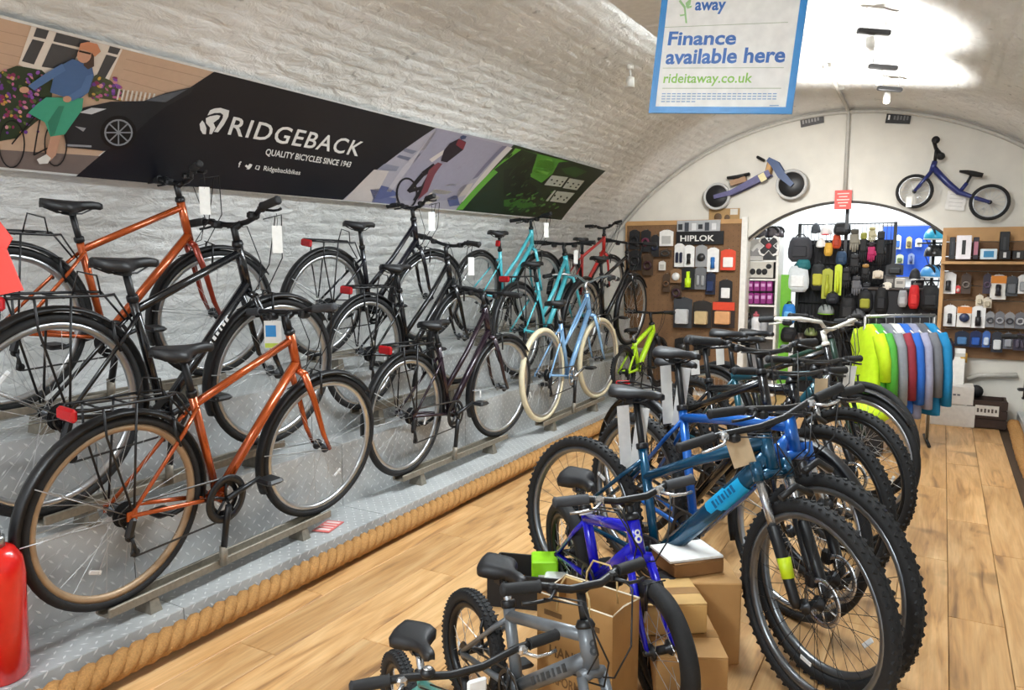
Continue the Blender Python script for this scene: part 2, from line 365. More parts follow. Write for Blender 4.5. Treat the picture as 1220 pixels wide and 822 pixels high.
for i in range(15):
    x = -2.30+PW*i; y = Y0+[0, -.45, -.86, -.2, -.66][i % 5]
    while y < 9.75:
        a, b = max(y, Y0), min(y+PLN, 9.85)
        if b-a > .05:
            k = round(b-a, 3)
            if k not in PM: PM[k] = plank_mesh(k)
            link('plank', PM[k], floor, Matrix.Translation((x, (a+b)/2, 0)))
        y += PLN
# ---- back room seen through the arch
BWHITE = mat('back room white paint', 'E4E8EA', .6)
BY = 9.9
for nm, c, d in (('wall_far', (-.8, BY+.05, 1.2), (3.4, .1, 2.5)), ('wall_far_left', (-2.45, 8.89, 1.2), (.1, 2.02, 2.5)), ('wall_far_right', (.85, 8.89, 1.2), (.1, 2.02, 2.5)), ('ceiling_far', (-.8, 8.89, 2.47), (3.4, 2.02, .08))):
    struct(MB().box(c, d).build(nm, BWHITE))
struct(MB().box((-.8, 9.87, .05), (3.2, .03, .1)).build('baseboard_far', WHITE_GLOSS))

# ---- pipes and conduits
struct(MB().tube([vp(radians(-80+160*i/60), 7.615, RV-.03) for i in range(61)], .019, 8).build('trim_2', GREYPIPE))
cz = MB(); cz.tube([vp(atan2(-.72+.887+(-.10)*k, 2.73), 3.0+4.57*k, RV-.022) for k in [i/14 for i in range(15)]], .016, 8)
cz.tube([(-.82, 7.57, 2.735), (-.82, 7.612, 2.72), (-.82, 7.625, 2.66), (-.82, 7.625, 2.03)], .016, 8)
cond = cz.build('electrical_conduit', GREYPIPE); tag(cond, 'grey conduit along the crown of the vault and down the end wall', 'conduit')
cb = MB()
for y in (4.2, 5.0, 5.8, 6.6):
    v = vp(.04, y, RV-.014); cb.box(v, (.06, .03, .03))
cb.build('conduit_clip', GREYPIPE, cond)
tag(MB().tube([vp(atan2(x+.887, 2.3), y, RV-.012) for x, y in ((.52, 3.9), (.6, 4.3), (.63, 4.8), (.62, 5.4), (.55, 6.2), (.50, 7.0))], .006, 6).build('cable', mat('dark cable', '5A564E', .6)),
    'thin dark cable running over the right side of the vault', 'cable')

# ---- added fill battens (out of the frame above), suspended track with its spotlights
for bx_, by_ in FILL_BATTENS:
    t = thing('fill_batten', 'added white fill light under the crown of the vault, ' + {-.7: 'over the shop front', 2.95: 'just behind the hanging sign', 4.2: 'over the middle of the shop'}[by_], 'light', (bx_, by_, 2.55), group='added fill lights along the crown')
    MB().box((0, 0, 0), (.26, 1.26, .07), bev=.02).build('housing', WHITE_GLOSS, t)
    for s in (-.5, .5): MB().tube([(0, s, .03), (0, s, .14)], .008, 6).build('hanger', STEEL, t)
LAMP = emit('lamp glass', (1, .95, .86), 14)
def track_bar(p, top, label, aim):
    t = thing('track_spotlight', label, 'light', p, group='suspended spotlights'); z = p.z
    MB().box((0, 0, 0), (.17, .035, .03), R=Euler((0, .12, .35)).to_matrix(), bev=.006).build('bar', BLACK, t)
    for s in (-.055, .055): MB().tube([(s, 0, .012), (s*1.05, 0, top-z)], .003, 5).build('suspension_wire', STEEL, t)
    R = Euler((radians(aim), 0, 0)).to_matrix()
    MB().lathe([(.008, .04), (.02, .036), (.024, 0), (.022, -.04), (.018, -.042)], (-.015, 0, -.058), n=14, R=R).build('lamp_head', WHITE_GLOSS, t)
    MB().lathe([(.0005, -.001), (.018, 0)], n=12, R=R).build('lamp_lens', LAMP, t, Matrix.Translation(Vector((-.015, 0, -.058))+R @ Vector((0, 0, -.043))))
for (x_, y_, d_), l_, a_ in (((1041, 38, 4.55), 'black bar with spotlight on two wires, nearest of the track lights', 20), ((1052, 80, 5.3), 'black bar with spotlight on two wires, middle of the track lights', 15), ((1060, 106, 6.2), 'black bar with glowing white spotlight close to the end wall', -35)):
    track_bar(at(x_, y_, d_), ZC+sqrt(RV**2-(at(x_, y_, d_).x-XC)**2)-.01, l_, a_)
def small_spot(p, label):
    t = thing('spotlight', label, 'light', p)
    MB().lathe([(.02, .03), (.022, 0)], n=12).build('base', WHITE_GLOSS, t); MB().tube([(0, 0, 0), (0, 0, -.05)], .007, 6).build('stem', WHITE_GLOSS, t)
    MB().lathe([(.014, .035), (.027, .03), (.03, -.03), (.026, -.03)], (0, 0, -.075), n=12).build('lamp_head', WHITE_GLOSS, t)
    MB().lathe([(.0005, 0), (.026, 0)], (0, 0, -.104), n=12).build('lamp_lens', LAMP, t)
small_spot(vp(-.33, 4.6, RV-.032), 'small white spotlight on the vault left of the hanging finance sign')

# ---- stepped display platforms of checker plate, rope edging
def plate_thing(name, label, tiers, mirror=False):
    t = thing(name, label, 'platform')
    for (x0, x1, z, zr, ya, yb) in tiers:
        n = max(1, round((yb-ya)/1.22))
        for i in range(n):
            a, b = ya+(yb-ya)*i/n+.002, ya+(yb-ya)*(i+1)/n-.002
            for nm, quad in (('plate', ((x0, z), (x1, z))), ('riser', ((x0, z-.002), (x0, zr)))):
                (xa, za), (xb, zb) = quad; d = Vector((xb-xa, 0, zb-za)); nn = Vector((-d.z, 0, d.x)).normalized()*.003
                if nm == 'plate' and nn.z > 0: nn = -nn
                vs = [Vector((xa, a, za)), Vector((xa, b, za)), Vector((xb, b, zb)), Vector((xb, a, zb))]
                me = MB().add(vs+[v+nn for v in vs], [(0, 1, 2, 3), (7, 6, 5, 4), (0, 4, 5, 1), (1, 5, 6, 2), (2, 6, 7, 3), (3, 7, 4, 0)]).mesh(nm, CHECKER)
                uv = me.uv_layers.new(name='UVMap')
                for l in me.loops:
                    v = me.vertices[l.vertex_index].co; uv.data[l.index].uv = (v.y, (v.x if nm == 'plate' else v.z+.37))
                link(nm, me, t)
    return t
XE = -2.385
lp = plate_thing('display_platform', 'stepped grey checker plate platform under the rows of bikes on the left', [
    (XE, -2.665, .13, .0, .55, 7.6), (-2.665, -2.87, .46, .13, .55, 7.6), (-2.87, -3.50, .77, .46, .55, 7.6)])
# its near end cheek
MB().prism([(XE+.0, 0), (XE, .125), (-2.66, .125), (-2.66, .455), (-2.865, .455), (-2.865, .765), (-3.47, .765), (-3.56, 0)][::-1], .02, Matrix.Translation((0, .56, 0))).build('end_cheek', mat('dark stained board', '4A3C30', .6), lp)
rp = plate_thing('display_platform', 'low grey checker plate platform along the right wall behind a rope', [(.62, 1.80, .12, .0, 1.5, 7.6)])
ROPE = mat('manila rope', 'A87B45', .85, var=.22, nscale=160, bump=.6)
def rope(label, x, z, ya, yb, r=.046, wob=.012):
    t = thing('rope', label, 'rope', (x, ya, z))
    for s in range(3):
        pts = []; n = int((yb-ya)/.02); lay = .17
        for i in range(n+1):
            y = (yb-ya)*i/n; a = 2*pi*(y/lay+s/3); rr = r*.52
            pts.append((rr*cos(a)+wob*sin(y*1.7+1)*sin(y*.9), y, rr*sin(a)+wob*.5*sin(y*2.3)))
        MB().tube(pts, r*.56, 7).build('strand', ROPE, t)
    MB().lathe([(r*1.02, -.03), (r*1.06, 0), (r*1.02, .03)], (0, .02, 0), axis='y', n=14).build('end_binding', BLACKM, t)
    return t
rope('thick twisted brown rope edging the platform of bikes on the left', -2.325, .068, 1.05, 6.9)
rope('thick twisted brown rope edging the low platform at the right', .57, .05, 1.6, 7.35)

# ================================================================== THE BANNER ON THE VAULT (a flat print following the curve)
RB = RV-.024
def vhit(x, y, R=RB):
    d = ray(x, y); a = d.x**2+d.z**2; ox, oz = -XC, CAM_H-ZC; b = 2*(ox*d.x+oz*d.z); c = ox*ox+oz*oz-R*R
    p = CAMP+d*((-b+sqrt(b*b-4*a*c))/(2*a)); return (p.y, R*atan2(p.x-XC, p.z-ZC))
S0 = vhit(665, 262)[1]; S1 = vhit(718, 202)[1]; YB1 = 6.137; YB0 = .37
def curved(mb, vs, fs, layer):
    """lay flat (Y, s) faces on the curve of the banner, cut finely enough to follow it"""
    bm = bmesh.new(); bv = [bm.verts.new((v[0], v[1], 0)) for v in vs]
    for f in fs:
        try: bm.faces.new([bv[i] for i in f])
        except ValueError: pass
    lo, hi = min(v[1] for v in vs), max(v[1] for v in vs); k = S0
    while k < S1:
        if lo < k < hi: bmesh.ops.bisect_plane(bm, geom=bm.verts[:]+bm.edges[:]+bm.faces[:], plane_co=(0, k, 0), plane_no=(0, 1, 0), dist=1e-5)
        k += .03
    R = RB-.0012-.0006*layer; bm.verts.index_update()
    mb.add([vp(v.co.y/RB, v.co.x, R) for v in bm.verts], [[v.index for v in f.verts] for f in bm.faces]); bm.free()
def clampv(p): return (max(p[0], YB0+.02), min(max(p[1], S0+.004), S1-.004))
def ppoly(mb, pts, layer, clip=True):
    v = [vhit(*p) for p in pts]
    if clip: v = [clampv(p) for p in v]
    curved(mb, v, [tuple(range(len(v)))], layer)
def disc(cx, cy, rx, ry, n=16, tilt=0.): return [(cx+rx*cos(2*pi*i/n)*cos(tilt)-ry*sin(2*pi*i/n)*sin(tilt), cy+rx*cos(2*pi*i/n)*sin(tilt)+ry*sin(2*pi*i/n)*cos(tilt)) for i in range(n)]
def ring(mb, cx, cy, rx, ry, w, layer, n=22):
    o, i_ = disc(cx, cy, rx, ry, n), disc(cx, cy, rx-w, ry-w, n)
    for k in range(n): ppoly(mb, [o[k], o[(k+1) % n], i_[(k+1) % n], i_[k]], layer)
def line(mb, a, b, w, layer):
    dx, dy = b[0]-a[0], b[1]-a[1]; l = sqrt(dx*dx+dy*dy); nx, ny = -dy/l*w/2, dx/l*w/2
    ppoly(mb, [(a[0]+nx, a[1]+ny), (b[0]+nx, b[1]+ny), (b[0]-nx, b[1]-ny), (a[0]-nx, a[1]-ny)], layer)
def flat(h): return mat('print '+h, h, .38, var=.03, nscale=40)
banner = thing('wall_banner', 'long printed banner following the left curve of the vault', 'banner', vp((S0+S1)/2/RB, 3.0, RB))
BINV = Matrix.Translation(banner.location).inverted()
class Print:                            # one flat print made of several inks
    def __init__(s, name): s.name = name; s.parts = {}
    def ink(s, h): return s.parts.setdefault(h, MB())
    def done(s):
        mb = MB(); ms = []
        for i, (h, q) in enumerate(s.parts.items()):
            mb.mi = i; n = len(mb.V); mb.V += q.V; mb.F += [tuple(k+n for k in f) for f in q.F]; mb.S += [False]*len(q.F); mb.MI += [i]*len(q.F); ms.append(flat(h))
        return mb.build(s.name, ms, banner, BINV)
mb = MB(); vs = [(YB0, S0-.006), (YB1+.006, S0-.006), (YB1+.006, S1+.006), (YB0, S1+.006)]; curved(mb, vs, [(0, 1, 2, 3)], -1)
n = len(mb.V); mb.build('panel', mat('white print border', 'E8E8E4', .4), banner, BINV)
K6 = lambda pts: [(x/3.05, y/3.05) for x, y in pts]
ph = Print('street_photo')
a = vhit(255, 85); b = vhit(90, 210)
curved(ph.ink('C9AB92'), [(YB0+.02, S0+.004), clampv(b), clampv(a), (YB0+.02, S1-.004)], [(0, 1, 2, 3)], 0)
ppoly(ph.ink('7A6C66'), [(-60, 185), (0, 178), (125, 186), (112, 195), (92, 209), (0, 204), (-60, 200)], 1)
for k in range(5): line(ph.ink('B0937C'), (-10, 34+k*13), (70+k*3, 52+k*14), .8, 1)
for k in range(4): line(ph.ink('B0937C'), (150-k*3, 70+k*12), (250-k*18, 94+k*10), .8, 1)
ppoly(ph.ink('E6DDD2'), K6([(66, 232), (118, 84), (450, 168), (390, 300), (200, 300)]), 2)
for q in ([(120, 130), (135, 92), (180, 103), (165, 140)], [(78, 220), (117, 140), (160, 150), (122, 232)], [(192, 148), (208, 108), (330, 140), (310, 175)], [(150, 240), (188, 155), (290, 180), (250, 255)], [(390, 188), (402, 158), (440, 170), (426, 197)], [(350, 272), (385, 196), (424, 206), (380, 284)]): ppoly(ph.ink('4A4A4C'), K6(q), 3)
ppoly(ph.ink('33402C'), K6([(-60, 300), (0, 258), (60, 236), (150, 252), (190, 290), (185, 400), (130, 440), (60, 500), (-60, 520)]), 4)
ppoly(ph.ink('4C5138'), K6([(315, 290), (350, 268), (400, 290), (445, 330), (440, 365), (320, 350)]), 4)
_f = random.Random(11)
for k in range(150):
    x, y = (_f.uniform(-20, 185), _f.uniform(250, 480)) if k < 110 else (_f.uniform(320, 445), _f.uniform(280, 360))
    if k < 110 and (x > 150 and y > 420): continue
    ppoly(ph.ink(_f.choice(['6E3F93', '8E55AE', 'B9628F', 'D08A9A', '5C7038', 'C9A04A', '8A2F5A'])), K6(disc(x, y, _f.uniform(5, 11), _f.uniform(4, 9), 6, _f.random())), 5)
for k in range(9): line(ph.ink('DAD5CC'), (142+k*5.2, 105+k*.7), (139+k*5.2, 118+k*.5), 2.2, 5)
ppoly(ph.ink('25272C'), K6([(228, 480), (262, 430), (300, 388), (400, 366), (520, 364), (600, 335), (705, 311), (690, 336), (600, 385), (540, 432), (470, 500), (380, 546), (240, 532)]), 6)
ppoly(ph.ink('5A6068'), K6([(525, 362), (600, 338), (680, 320), (600, 368)]), 7)
ppoly(ph.ink('C9CCD0'), K6([(285, 405), (330, 388), (385, 392), (330, 412)]), 7)
ppoly(ph.ink('0F1012'), K6(disc(428, 478, 66, 62)), 7); ring(ph.ink('8E9298'), 428/3.05, 478/3.05, 17, 16, 2, 8)
for k in range(8): line(ph.ink('8E9298'), (428/3.05, 478/3.05), ((428+46*cos(k*pi/4))/3.05, (478+44*sin(k*pi/4))/3.05), 1.6, 8)
for q in ([(235, 520), (330, 525), (330, 532), (235, 528)], [(270, 455), (310, 462), (300, 475)]): ppoly(ph.ink('9A9DA2'), K6(q), 7)
# the printed cyclist
for c in ((40, 520, 16, 29), (200, 520, 14, 27)): ring(ph.ink('1B1B1D'), c[0]/3.05, c[1]/3.05, c[2], c[3], 1.7, 7)
for a, b in (((40, 520), (160, 380)), ((200, 520), (120, 560)), ((150, 390), (120, 560)), ((110, 420), (200, 400)), ((160, 350), (150, 400)), ((120, 345), (230, 365))): line(ph.ink('1B1B1D'), (a[0]/3.05, a[1]/3.05), (b[0]/3.05, b[1]/3.05), 1.8, 8)
ppoly(ph.ink('C99A80'), K6([(185, 478), (222, 480), (200, 560), (180, 580), (160, 572)]), 9)
ppoly(ph.ink('E8E4DC'), K6([(130, 575), (165, 556), (182, 570), (170, 590), (140, 592)]), 10)
ppoly(ph.ink('46A384'), K6([(98, 405), (130, 375), (165, 348), (300, 352), (295, 395), (232, 484), (180, 492), (160, 440)]), 10)
ppoly(ph.ink('37836A'), K6([(170, 440), (210, 380), (230, 380), (195, 484), (182, 490)]), 11)
ppoly(ph.ink('4B6A96'), K6([(205, 240), (260, 208), (330, 232), (338, 270), (318, 330), (290, 352), (225, 345), (178, 330), (190, 280)]), 11)
ppoly(ph.ink('5878A6'), K6([(222, 225), (235, 250), (120, 322), (98, 306), (160, 262)]), 12); ppoly(ph.ink('5878A6'), K6([(310, 270), (335, 262), (318, 330), (258, 362), (240, 345), (290, 315)]), 12)
for q in (disc(84, 320, 18, 12, 10), disc(240, 354, 16, 12, 10)): ppoly(ph.ink('C99A80'), K6(q), 13)
ppoly(ph.ink('4E3C34'), K6([(306, 175), (338, 190), (338, 235), (316, 246), (300, 232)]), 12)
ppoly(ph.ink('CF9F86'), K6(disc(302, 193, 26, 30, 14, .3)), 13); ppoly(ph.ink('D08E6A'), K6([(282, 175), (288, 150), (320, 138), (352, 148), (362, 180), (340, 200), (330, 185), (300, 172)]), 14)
line(ph.ink('2A2422'), (283/3.05, 178/3.05), (325/3.05, 188/3.05), 2.2, 14)
ph.done()
# dark middle field, emblem and lettering
fd = Print('dark_field')
curved(fd.ink('14161E'), [vhit(90, 210), vhit(408, 238), vhit(519, 152), vhit(255, 85)][::-1], [(0, 1, 2, 3)], 1)
fd.done()
def ptext(mb, txt, bl, br, tl, layer=3, bold=.0, cap=.73, spacing=1., shear=0.):
    p0, ex, ey = Vector(vhit(*bl)), Vector(vhit(*br)), Vector(vhit(*tl)); ex -= p0; ey -= p0
    vs, fs = text_geo(txt, 1., bold=bold, spacing=spacing, shear=shear); x0 = min(v[0] for v in vs); w = max(v[0] for v in vs)-x0
    curved(mb, [tuple(p0+ex*((x-x0)/w)+ey*(y/cap)) for x, y in vs], fs, layer)
INK = mat('white lettering', 'E4E3DF', .4)
for a_ in (('RIDGEBACK', (270.8, 159.2), (426, 185.5), (278, 138.2), .012, 1.12), ('QUALITY BICYCLES SINCE 1943', (315.4, 183.9), (416.7, 198.8), (317.2, 176.6), .02, 1.), ('Ridgebackbikes', (313.4, 202.6), (357, 207.9), (314.6, 197), .012, 1.), ('f', (283, 198.4), (286, 198.9), (284.4, 191.5), .02, 1.)):
    mb = MB(); ptext(mb, *a_[:4], bold=a_[4], cap=.7, spacing=a_[5]); mb.build('lettering', INK, banner, BINV)
KG = lambda pts: [(220+x/5.083, 100+y/5.083) for x, y in pts]
mb = MB(); ppoly(mb, KG([(362, 495), (372, 486), (380, 494), (392, 480), (402, 484), (408, 486), (402, 500), (388, 515), (370, 514), (378, 508)]), 3); mb.build('icon', INK, banner, BINV); mb = MB()
for q in ([(424, 508), (432, 490), (436, 490), (428, 512)], [(450, 494), (455, 496), (447, 520), (442, 518)], [(432, 490), (455, 494), (454, 498), (432, 494)], [(424, 508), (446, 514), (446, 520), (424, 512)]): ppoly(mb, KG(q), 3)
mb.build('icon', INK, banner, BINV)
mb = MB()
for q in ([(136, 188), (152, 156), (180, 145), (215, 142), (268, 158), (262, 195), (235, 245), (200, 290), (175, 287), (205, 242), (228, 205), (231, 184), (215, 172), (180, 173)],
          [(126, 205), (150, 193), (195, 185), (214, 190), (206, 208), (172, 232), (185, 262), (162, 302), (147, 300), (152, 262), (128, 235)],
          [(88, 240), (105, 218), (118, 235), (130, 266), (126, 302), (108, 300), (93, 275)]): ppoly(mb, KG(q), 3)
mb.build('emblem', INK, banner, BINV)
# city photo
KC = lambda pts: [(405+x/5.674, 140+y/5.674) for x, y in pts]
cp = Print('city_photo')
curved(cp.ink('A9A6B2'), [vhit(408, 238), vhit(543, 250), vhit(612, 172), vhit(519, 152)][::-1], [(0, 1, 2, 3)], 0)
for c, q in (('9C99AA', [(655, 66), (1110, 178), (780, 560), (420, 560), (380, 500)]), ('C9C0BC', [(30, 555), (230, 350), (330, 360), (220, 575)]), ('7C7F90', [(440, 205), (520, 225), (490, 245), (425, 225)]),
             ('8A8C9C', [(300, 310), (400, 330), (380, 360), (250, 350)]), ('6F7284', [(400, 250), (480, 270), (460, 290), (380, 265)]), ('5E6690', [(170, 430), (330, 470), (400, 520), (230, 560), (200, 480)]),
             ('6C7298', [(230, 520), (380, 545), (370, 588), (210, 575)]), ('BDB8BF', [(420, 340), (540, 215), (640, 80), (655, 82), (570, 220), (330, 520), (300, 520)]), ('D9D2C4', [(540, 575), (640, 480), (770, 440), (830, 460), (700, 530), (600, 585)]),
             ('55608C', [(720, 540), (790, 520), (810, 590), (740, 600)]), ('8C8796', [(690, 350), (770, 385), (740, 410), (650, 375)]), ('857F8E', [(760, 300), (830, 320), (800, 350), (740, 330)]), ('C2B9B4', [(800, 470), (900, 440), (860, 520), (790, 540)]),
             ('77748A', [(1090, 190), (1130, 190), (930, 400), (890, 420)]), ('D0C9C6', [(1130, 192), (1165, 205), (860, 560), (820, 570)])): ppoly(cp.ink(c), KC(q), 2)
ring(cp.ink('1C1B22'), 405+450/5.674, 140+510/5.674, 13, 19, 2.2, 4)
for a, b, w in (((460, 500), (560, 380), 5), ((560, 380), (640, 320), 6), ((470, 495), (560, 470), 4), ((560, 470), (640, 330), 5), ((500, 560), (560, 470), 4)): line(cp.ink('1C1B22'), KC([a])[0], KC([b])[0], w, 4)
ppoly(cp.ink('D8CEC8'), KC([(600, 280), (700, 215), (715, 232), (620, 300)]), 5)
ppoly(cp.ink('7A3E48'), KC([(560, 470), (600, 350), (660, 300), (690, 310), (640, 380), (590, 500), (520, 560)]), 5)
ppoly(cp.ink('26202A'), KC([(700, 220), (740, 170), (800, 140), (850, 160), (830, 215), (770, 262), (720, 300), (680, 290)]), 6)
ppoly(cp.ink('7A2C3A'), KC([(800, 140), (850, 165), (830, 215), (780, 180)]), 7); ppoly(cp.ink('3E4A6E'), KC([(810, 125), (835, 108), (858, 118), (845, 140), (815, 145)]), 7)
cp.done()
KV = lambda pts: [(600+x/8.223, 170+y/8.223) for x, y in pts]
gp = Print('woodland_photo')
curved(gp.ink('22301F'), [vhit(543, 250), (YB1, S0+.004), (YB1, S1-.004), vhit(612, 172)][::-1], [(0, 1, 2, 3)], 1)
ppoly(gp.ink('63A83C'), KC([(780, 625), (1165, 232), (1185, 205), (1225, 215), (1040, 350), (1065, 368), (830, 620)]), 3)
for c, q in (('4F8F30', [(120, 50), (330, 110), (260, 330), (370, 390), (480, 300), (540, 190), (640, 180), (720, 200), (560, 130), (330, 85), (180, 50)]), ('6FB144', [(330, 150), (470, 160), (500, 230), (420, 320), (330, 340), (260, 310), (320, 230)]),
             ('3A6B2A', [(0, 560), (120, 540), (250, 560), (330, 620), (200, 640), (0, 620)]), ('18221A', [(0, 260), (170, 230), (300, 150), (330, 170), (200, 330), (240, 380), (330, 440), (300, 540), (0, 520)]),
             ('2F5226', [(560, 250), (700, 230), (820, 280), (700, 340), (600, 300)])): ppoly(gp.ink(c), KV(q), 3)
for k in range(60):
    x, y = _f.uniform(20, 520), _f.uniform(480, 690); ppoly(gp.ink(_f.choice(['3E7030', '2C4A26', '55853C', '1A261A'])), KV(disc(x, y, _f.uniform(12, 30), _f.uniform(5, 12), 6, -.5)), 4)
for k in range(30):
    x, y = _f.uniform(20, 300), _f.uniform(120, 420); ppoly(gp.ink(_f.choice(['2B3A26', '141C16', '37502C'])), KV(disc(x, y, _f.uniform(15, 40), _f.uniform(4, 10), 6, -.8)), 4)
gp.done()
PALE = mat('pale lettering', 'B9BFB4', .4); DKP = flat('22301F')
def print_piece(name, q, layer, m): mb = MB(); ppoly(mb, KV(q), layer); mb.build(name, m, banner, BINV)
for q in ([(395, 410), (470, 315), (630, 335), (560, 430)], [(575, 440), (645, 345), (790, 370), (715, 462)], [(410, 565), (495, 462), (510, 465), (430, 570)], [(450, 570), (520, 470), (695, 490), (605, 590)]): print_piece('print_block', q, 5, PALE)
for k in range(12):                     # the dark counters of the (unreadable) block letters
    u = k/11; bx, by = 470+290*u, 372+52*u
    if k != 5: print_piece('print_mark', [(bx-9, by+(14 if k % 2 else -20)), (bx+9, by+(14 if k % 2 else -20)), (bx+4, by+(26 if k % 2 else -6)), (bx-14, by+(26 if k % 2 else -6))], 7, DKP)
for k in range(6):
    bx, by = 500+150*k/5, 520+28*k/5
    print_piece('print_mark', [(bx-8, by+(12 if k % 2 else -16)), (bx+8, by+(12 if k % 2 else -16)), (bx+2, by+(28 if k % 2 else 2)), (bx-14, by+(28 if k % 2 else 2))], 7, DKP)

# ================================================================== THE BICYCLES
TYRE = mat('black tyre rubber', '1A1A1B', .78, var=.12, nscale=90, bump=.15); TYRE_CREAM = mat('cream tyre rubber', 'D8CDAE', .7); TYRE_GREY = mat('grey foam tyre', 'BDBDBB', .8)
RIM_BLK = mat('black anodised rim', '222325', .35, .5); RIM_SIL = mat('silver rim', 'C4C6C8', .28, .9); RIM_MID = mat('grey anodised rim', '7C7F82', .3, .8); RIM_TAN = mat('tan sidewall rim', 'A98F72', .45, .3)
SPOKE = mat('stainless spokes', 'C9CACB', .3, .85); SPOKE_B = mat('black spokes', '2A2A2B', .4, .4)
ALLOY = mat('polished alloy', 'C6C7C8', .25, .9); DARKALLOY = mat('dark alloy', '3A3B3D', .35, .7)
SADDLE = mat('black saddle vinyl', '1C1C1E', .5, var=.08, bump=.05); GRIPM = mat('black grip rubber', '202021', .75); GRIPG = mat('grey grip rubber', '3E3F42', .75)
REDREF = mat('red reflector plastic', 'B01218', .25); WHITEREF = mat('clear reflector', 'E9EAEA', .2); CHAIN = mat('oiled chain', '4A4846', .45, .7)
TAGCARD = mat('buff card tag', 'CDB592', .8); WHITECARD = mat('white card', 'ECEBE6', .7); AMBER = mat('amber reflector', 'E0A24A', .3)
_wheels = {}
def wheel_meshes(R, tw, knob, tyre, rim, spoke, n=28, disc=False, hub=None, deep=False):
    key = (R, tw, knob, tyre.name, rim.name, spoke.name, n, disc)
    if key in _wheels: return _wheels[key]
    rr = R-tw*1.75; d = {}
    # tyre: a horseshoe section sitting on the rim
    rc = R-tw; prof = [(rr+.002, -tw*.62), (rc-tw*.3, -tw*.95), (rc+tw*.45, -tw*.9), (R-tw*.12, -tw*.5), (R, 0), (R-tw*.12, tw*.5), (rc+tw*.45, tw*.9), (rc-tw*.3, tw*.95), (rr+.002, tw*.62)]
    mb = MB().lathe(prof, axis='y', n=56, closed=True)
    if knob:
        k = 66
        for i in range(k):
            for row in (-1, 0, 1):
                a = 2*pi*(i+(.5 if row else 0))/k; rad = R-.001 if row == 0 else R-tw*.24
                Rm = Matrix.Rotation(-a, 3, 'Y') @ Matrix.Rotation(row*.7, 3, 'X')
                p = Vector((cos(a)*rad, row*tw*.62, sin(a)*rad)); mb.box(p, (.007, tw*.44, .012), Rm @ Matrix.Rotation(0, 3, 'Z'))
    d['tyre'] = mb.mesh('tyre', tyre)
    rw = tw*.58; dp = .030 if deep else .022
    d['wheel'] = MB().lathe([(rr+.004, -rw), (rr-dp*.5, -rw), (rr-dp, -rw*.45), (rr-dp, rw*.45), (rr-dp*.5, rw), (rr+.004, rw), (rr-.002, 0)], axis='y', n=56, closed=True).mesh('wheel', rim)
    mb = MB(); hr = .024
    for i in range(n):
        a = 2*pi*i/n; side = 1 if i % 2 else -1; tw_ = (.95 if (i//2) % 2 else -.95); b = a+tw_
        mb.tube([(cos(b)*hr, side*.028, sin(b)*hr), (cos(a)*(rr-dp+.002), side*rw*.2, sin(a)*(rr-dp+.002))], .0011, 4, cap=False)
    d['spokes'] = mb.mesh('spokes', spoke)
    d['hub'] = MB().lathe([(.006, -.056), (.010, -.05), (.011, -.034), (.026, -.031), (.026, -.026), (.014, -.02), (.013, .02), (.026, .026), (.026, .031), (.011, .034), (.010, .05), (.006, .056)], axis='y', n=14).mesh('hub', hub or DARKALLOY)
    if disc:
        mb = MB(); mb.lathe([(.062, .0395), (.08, .0395), (.08, .0415), (.062, .0415)], axis='y', n=28, closed=True)
        for k in range(6): a = k*pi/3; mb.tube([(cos(a)*.012, .040, sin(a)*.012), (cos(a+.4)*.064, .0405, sin(a+.4)*.064)], .0035, 5)
        d['brake_disc'] = mb.mesh('brake_disc', ALLOY)
    _wheels[key] = d; return d
def saddle_mesh(L=.27, W_=.165, droop=.012):
    rings = []; N = 15
    for i in range(N):
        u = i/(N-1); x = -L*.45+L*u
        w = W_/2*(max(.05, sin(min(1, u*3.2+.12)*pi/2))*(1 if u < .32 else (1-.78*sin(min(1, (u-.32)/.42)*pi/2))))
        z = .010*(1-u*1.7)**2+(-droop*(max(0, u-.8)/.2)**2); sk = .038 if u < .55 else .030
        if i in (0, N-1): w *= .55; sk *= .6
        ring = []
        for a, kz in ((-1, -1), (-1.02, -.45), (-.86, -.05), (-.5, .10), (0, .06), (.5, .10), (.86, -.05), (1.02, -.45), (1, -1), (.5, -.85), (0, -.8), (-.5, -.85)):
            ring.append(Vector((x, a*w, z+kz*sk)))
        rings.append(ring[::-1])
    mb = MB().loft(rings)
    return mb.mesh('saddle', SADDLE)
SAD = {}
def geo(wb=1.06, R=.35, bbz=.28, rear=.44, st=.46, sa=73, sh=.64, ha=71, off=.045, htb=.74, htl=.20, stem=.10, reach=.04):
    g = {}; V = Vector
    g['RA'] = V((-rear, 0, R)); g['FA'] = V((wb-rear, 0, R)); g['BB'] = V((0, 0, bbz))
    s = V((-cos(radians(sa)), 0, sin(radians(sa)))); g['s'] = s; g['ST'] = g['BB']+s*st; g['SD'] = g['BB']+s*sh
    h = V((-cos(radians(ha)), 0, sin(radians(ha)))); g['h'] = h; ax = g['FA']-V((off/sin(radians(ha)), 0, 0))
    g['HB'] = ax+h*((htb-R)/h.z); g['HT'] = g['HB']+h*htl; g['BAR'] = g['HT']+h*stem+V((reach, 0, 0)); return g
HYB = dict(); STEP = dict(sh=.63, htl=.18, htb=.75, st=.45)
MTB = dict(wb=1.08, R=.34, bbz=.29, rear=.43, st=.42, sh=.66, ha=69, htb=.74, htl=.12, stem=.05, reach=.06)
MT2 = dict(MTB, sh=.74, st=.50, R=.35)
KID = dict(wb=.78, R=.205, bbz=.22, rear=.30, st=.24, sa=71, sh=.37, ha=70, off=.03, htb=.46, htl=.10, stem=.12, reach=.03)
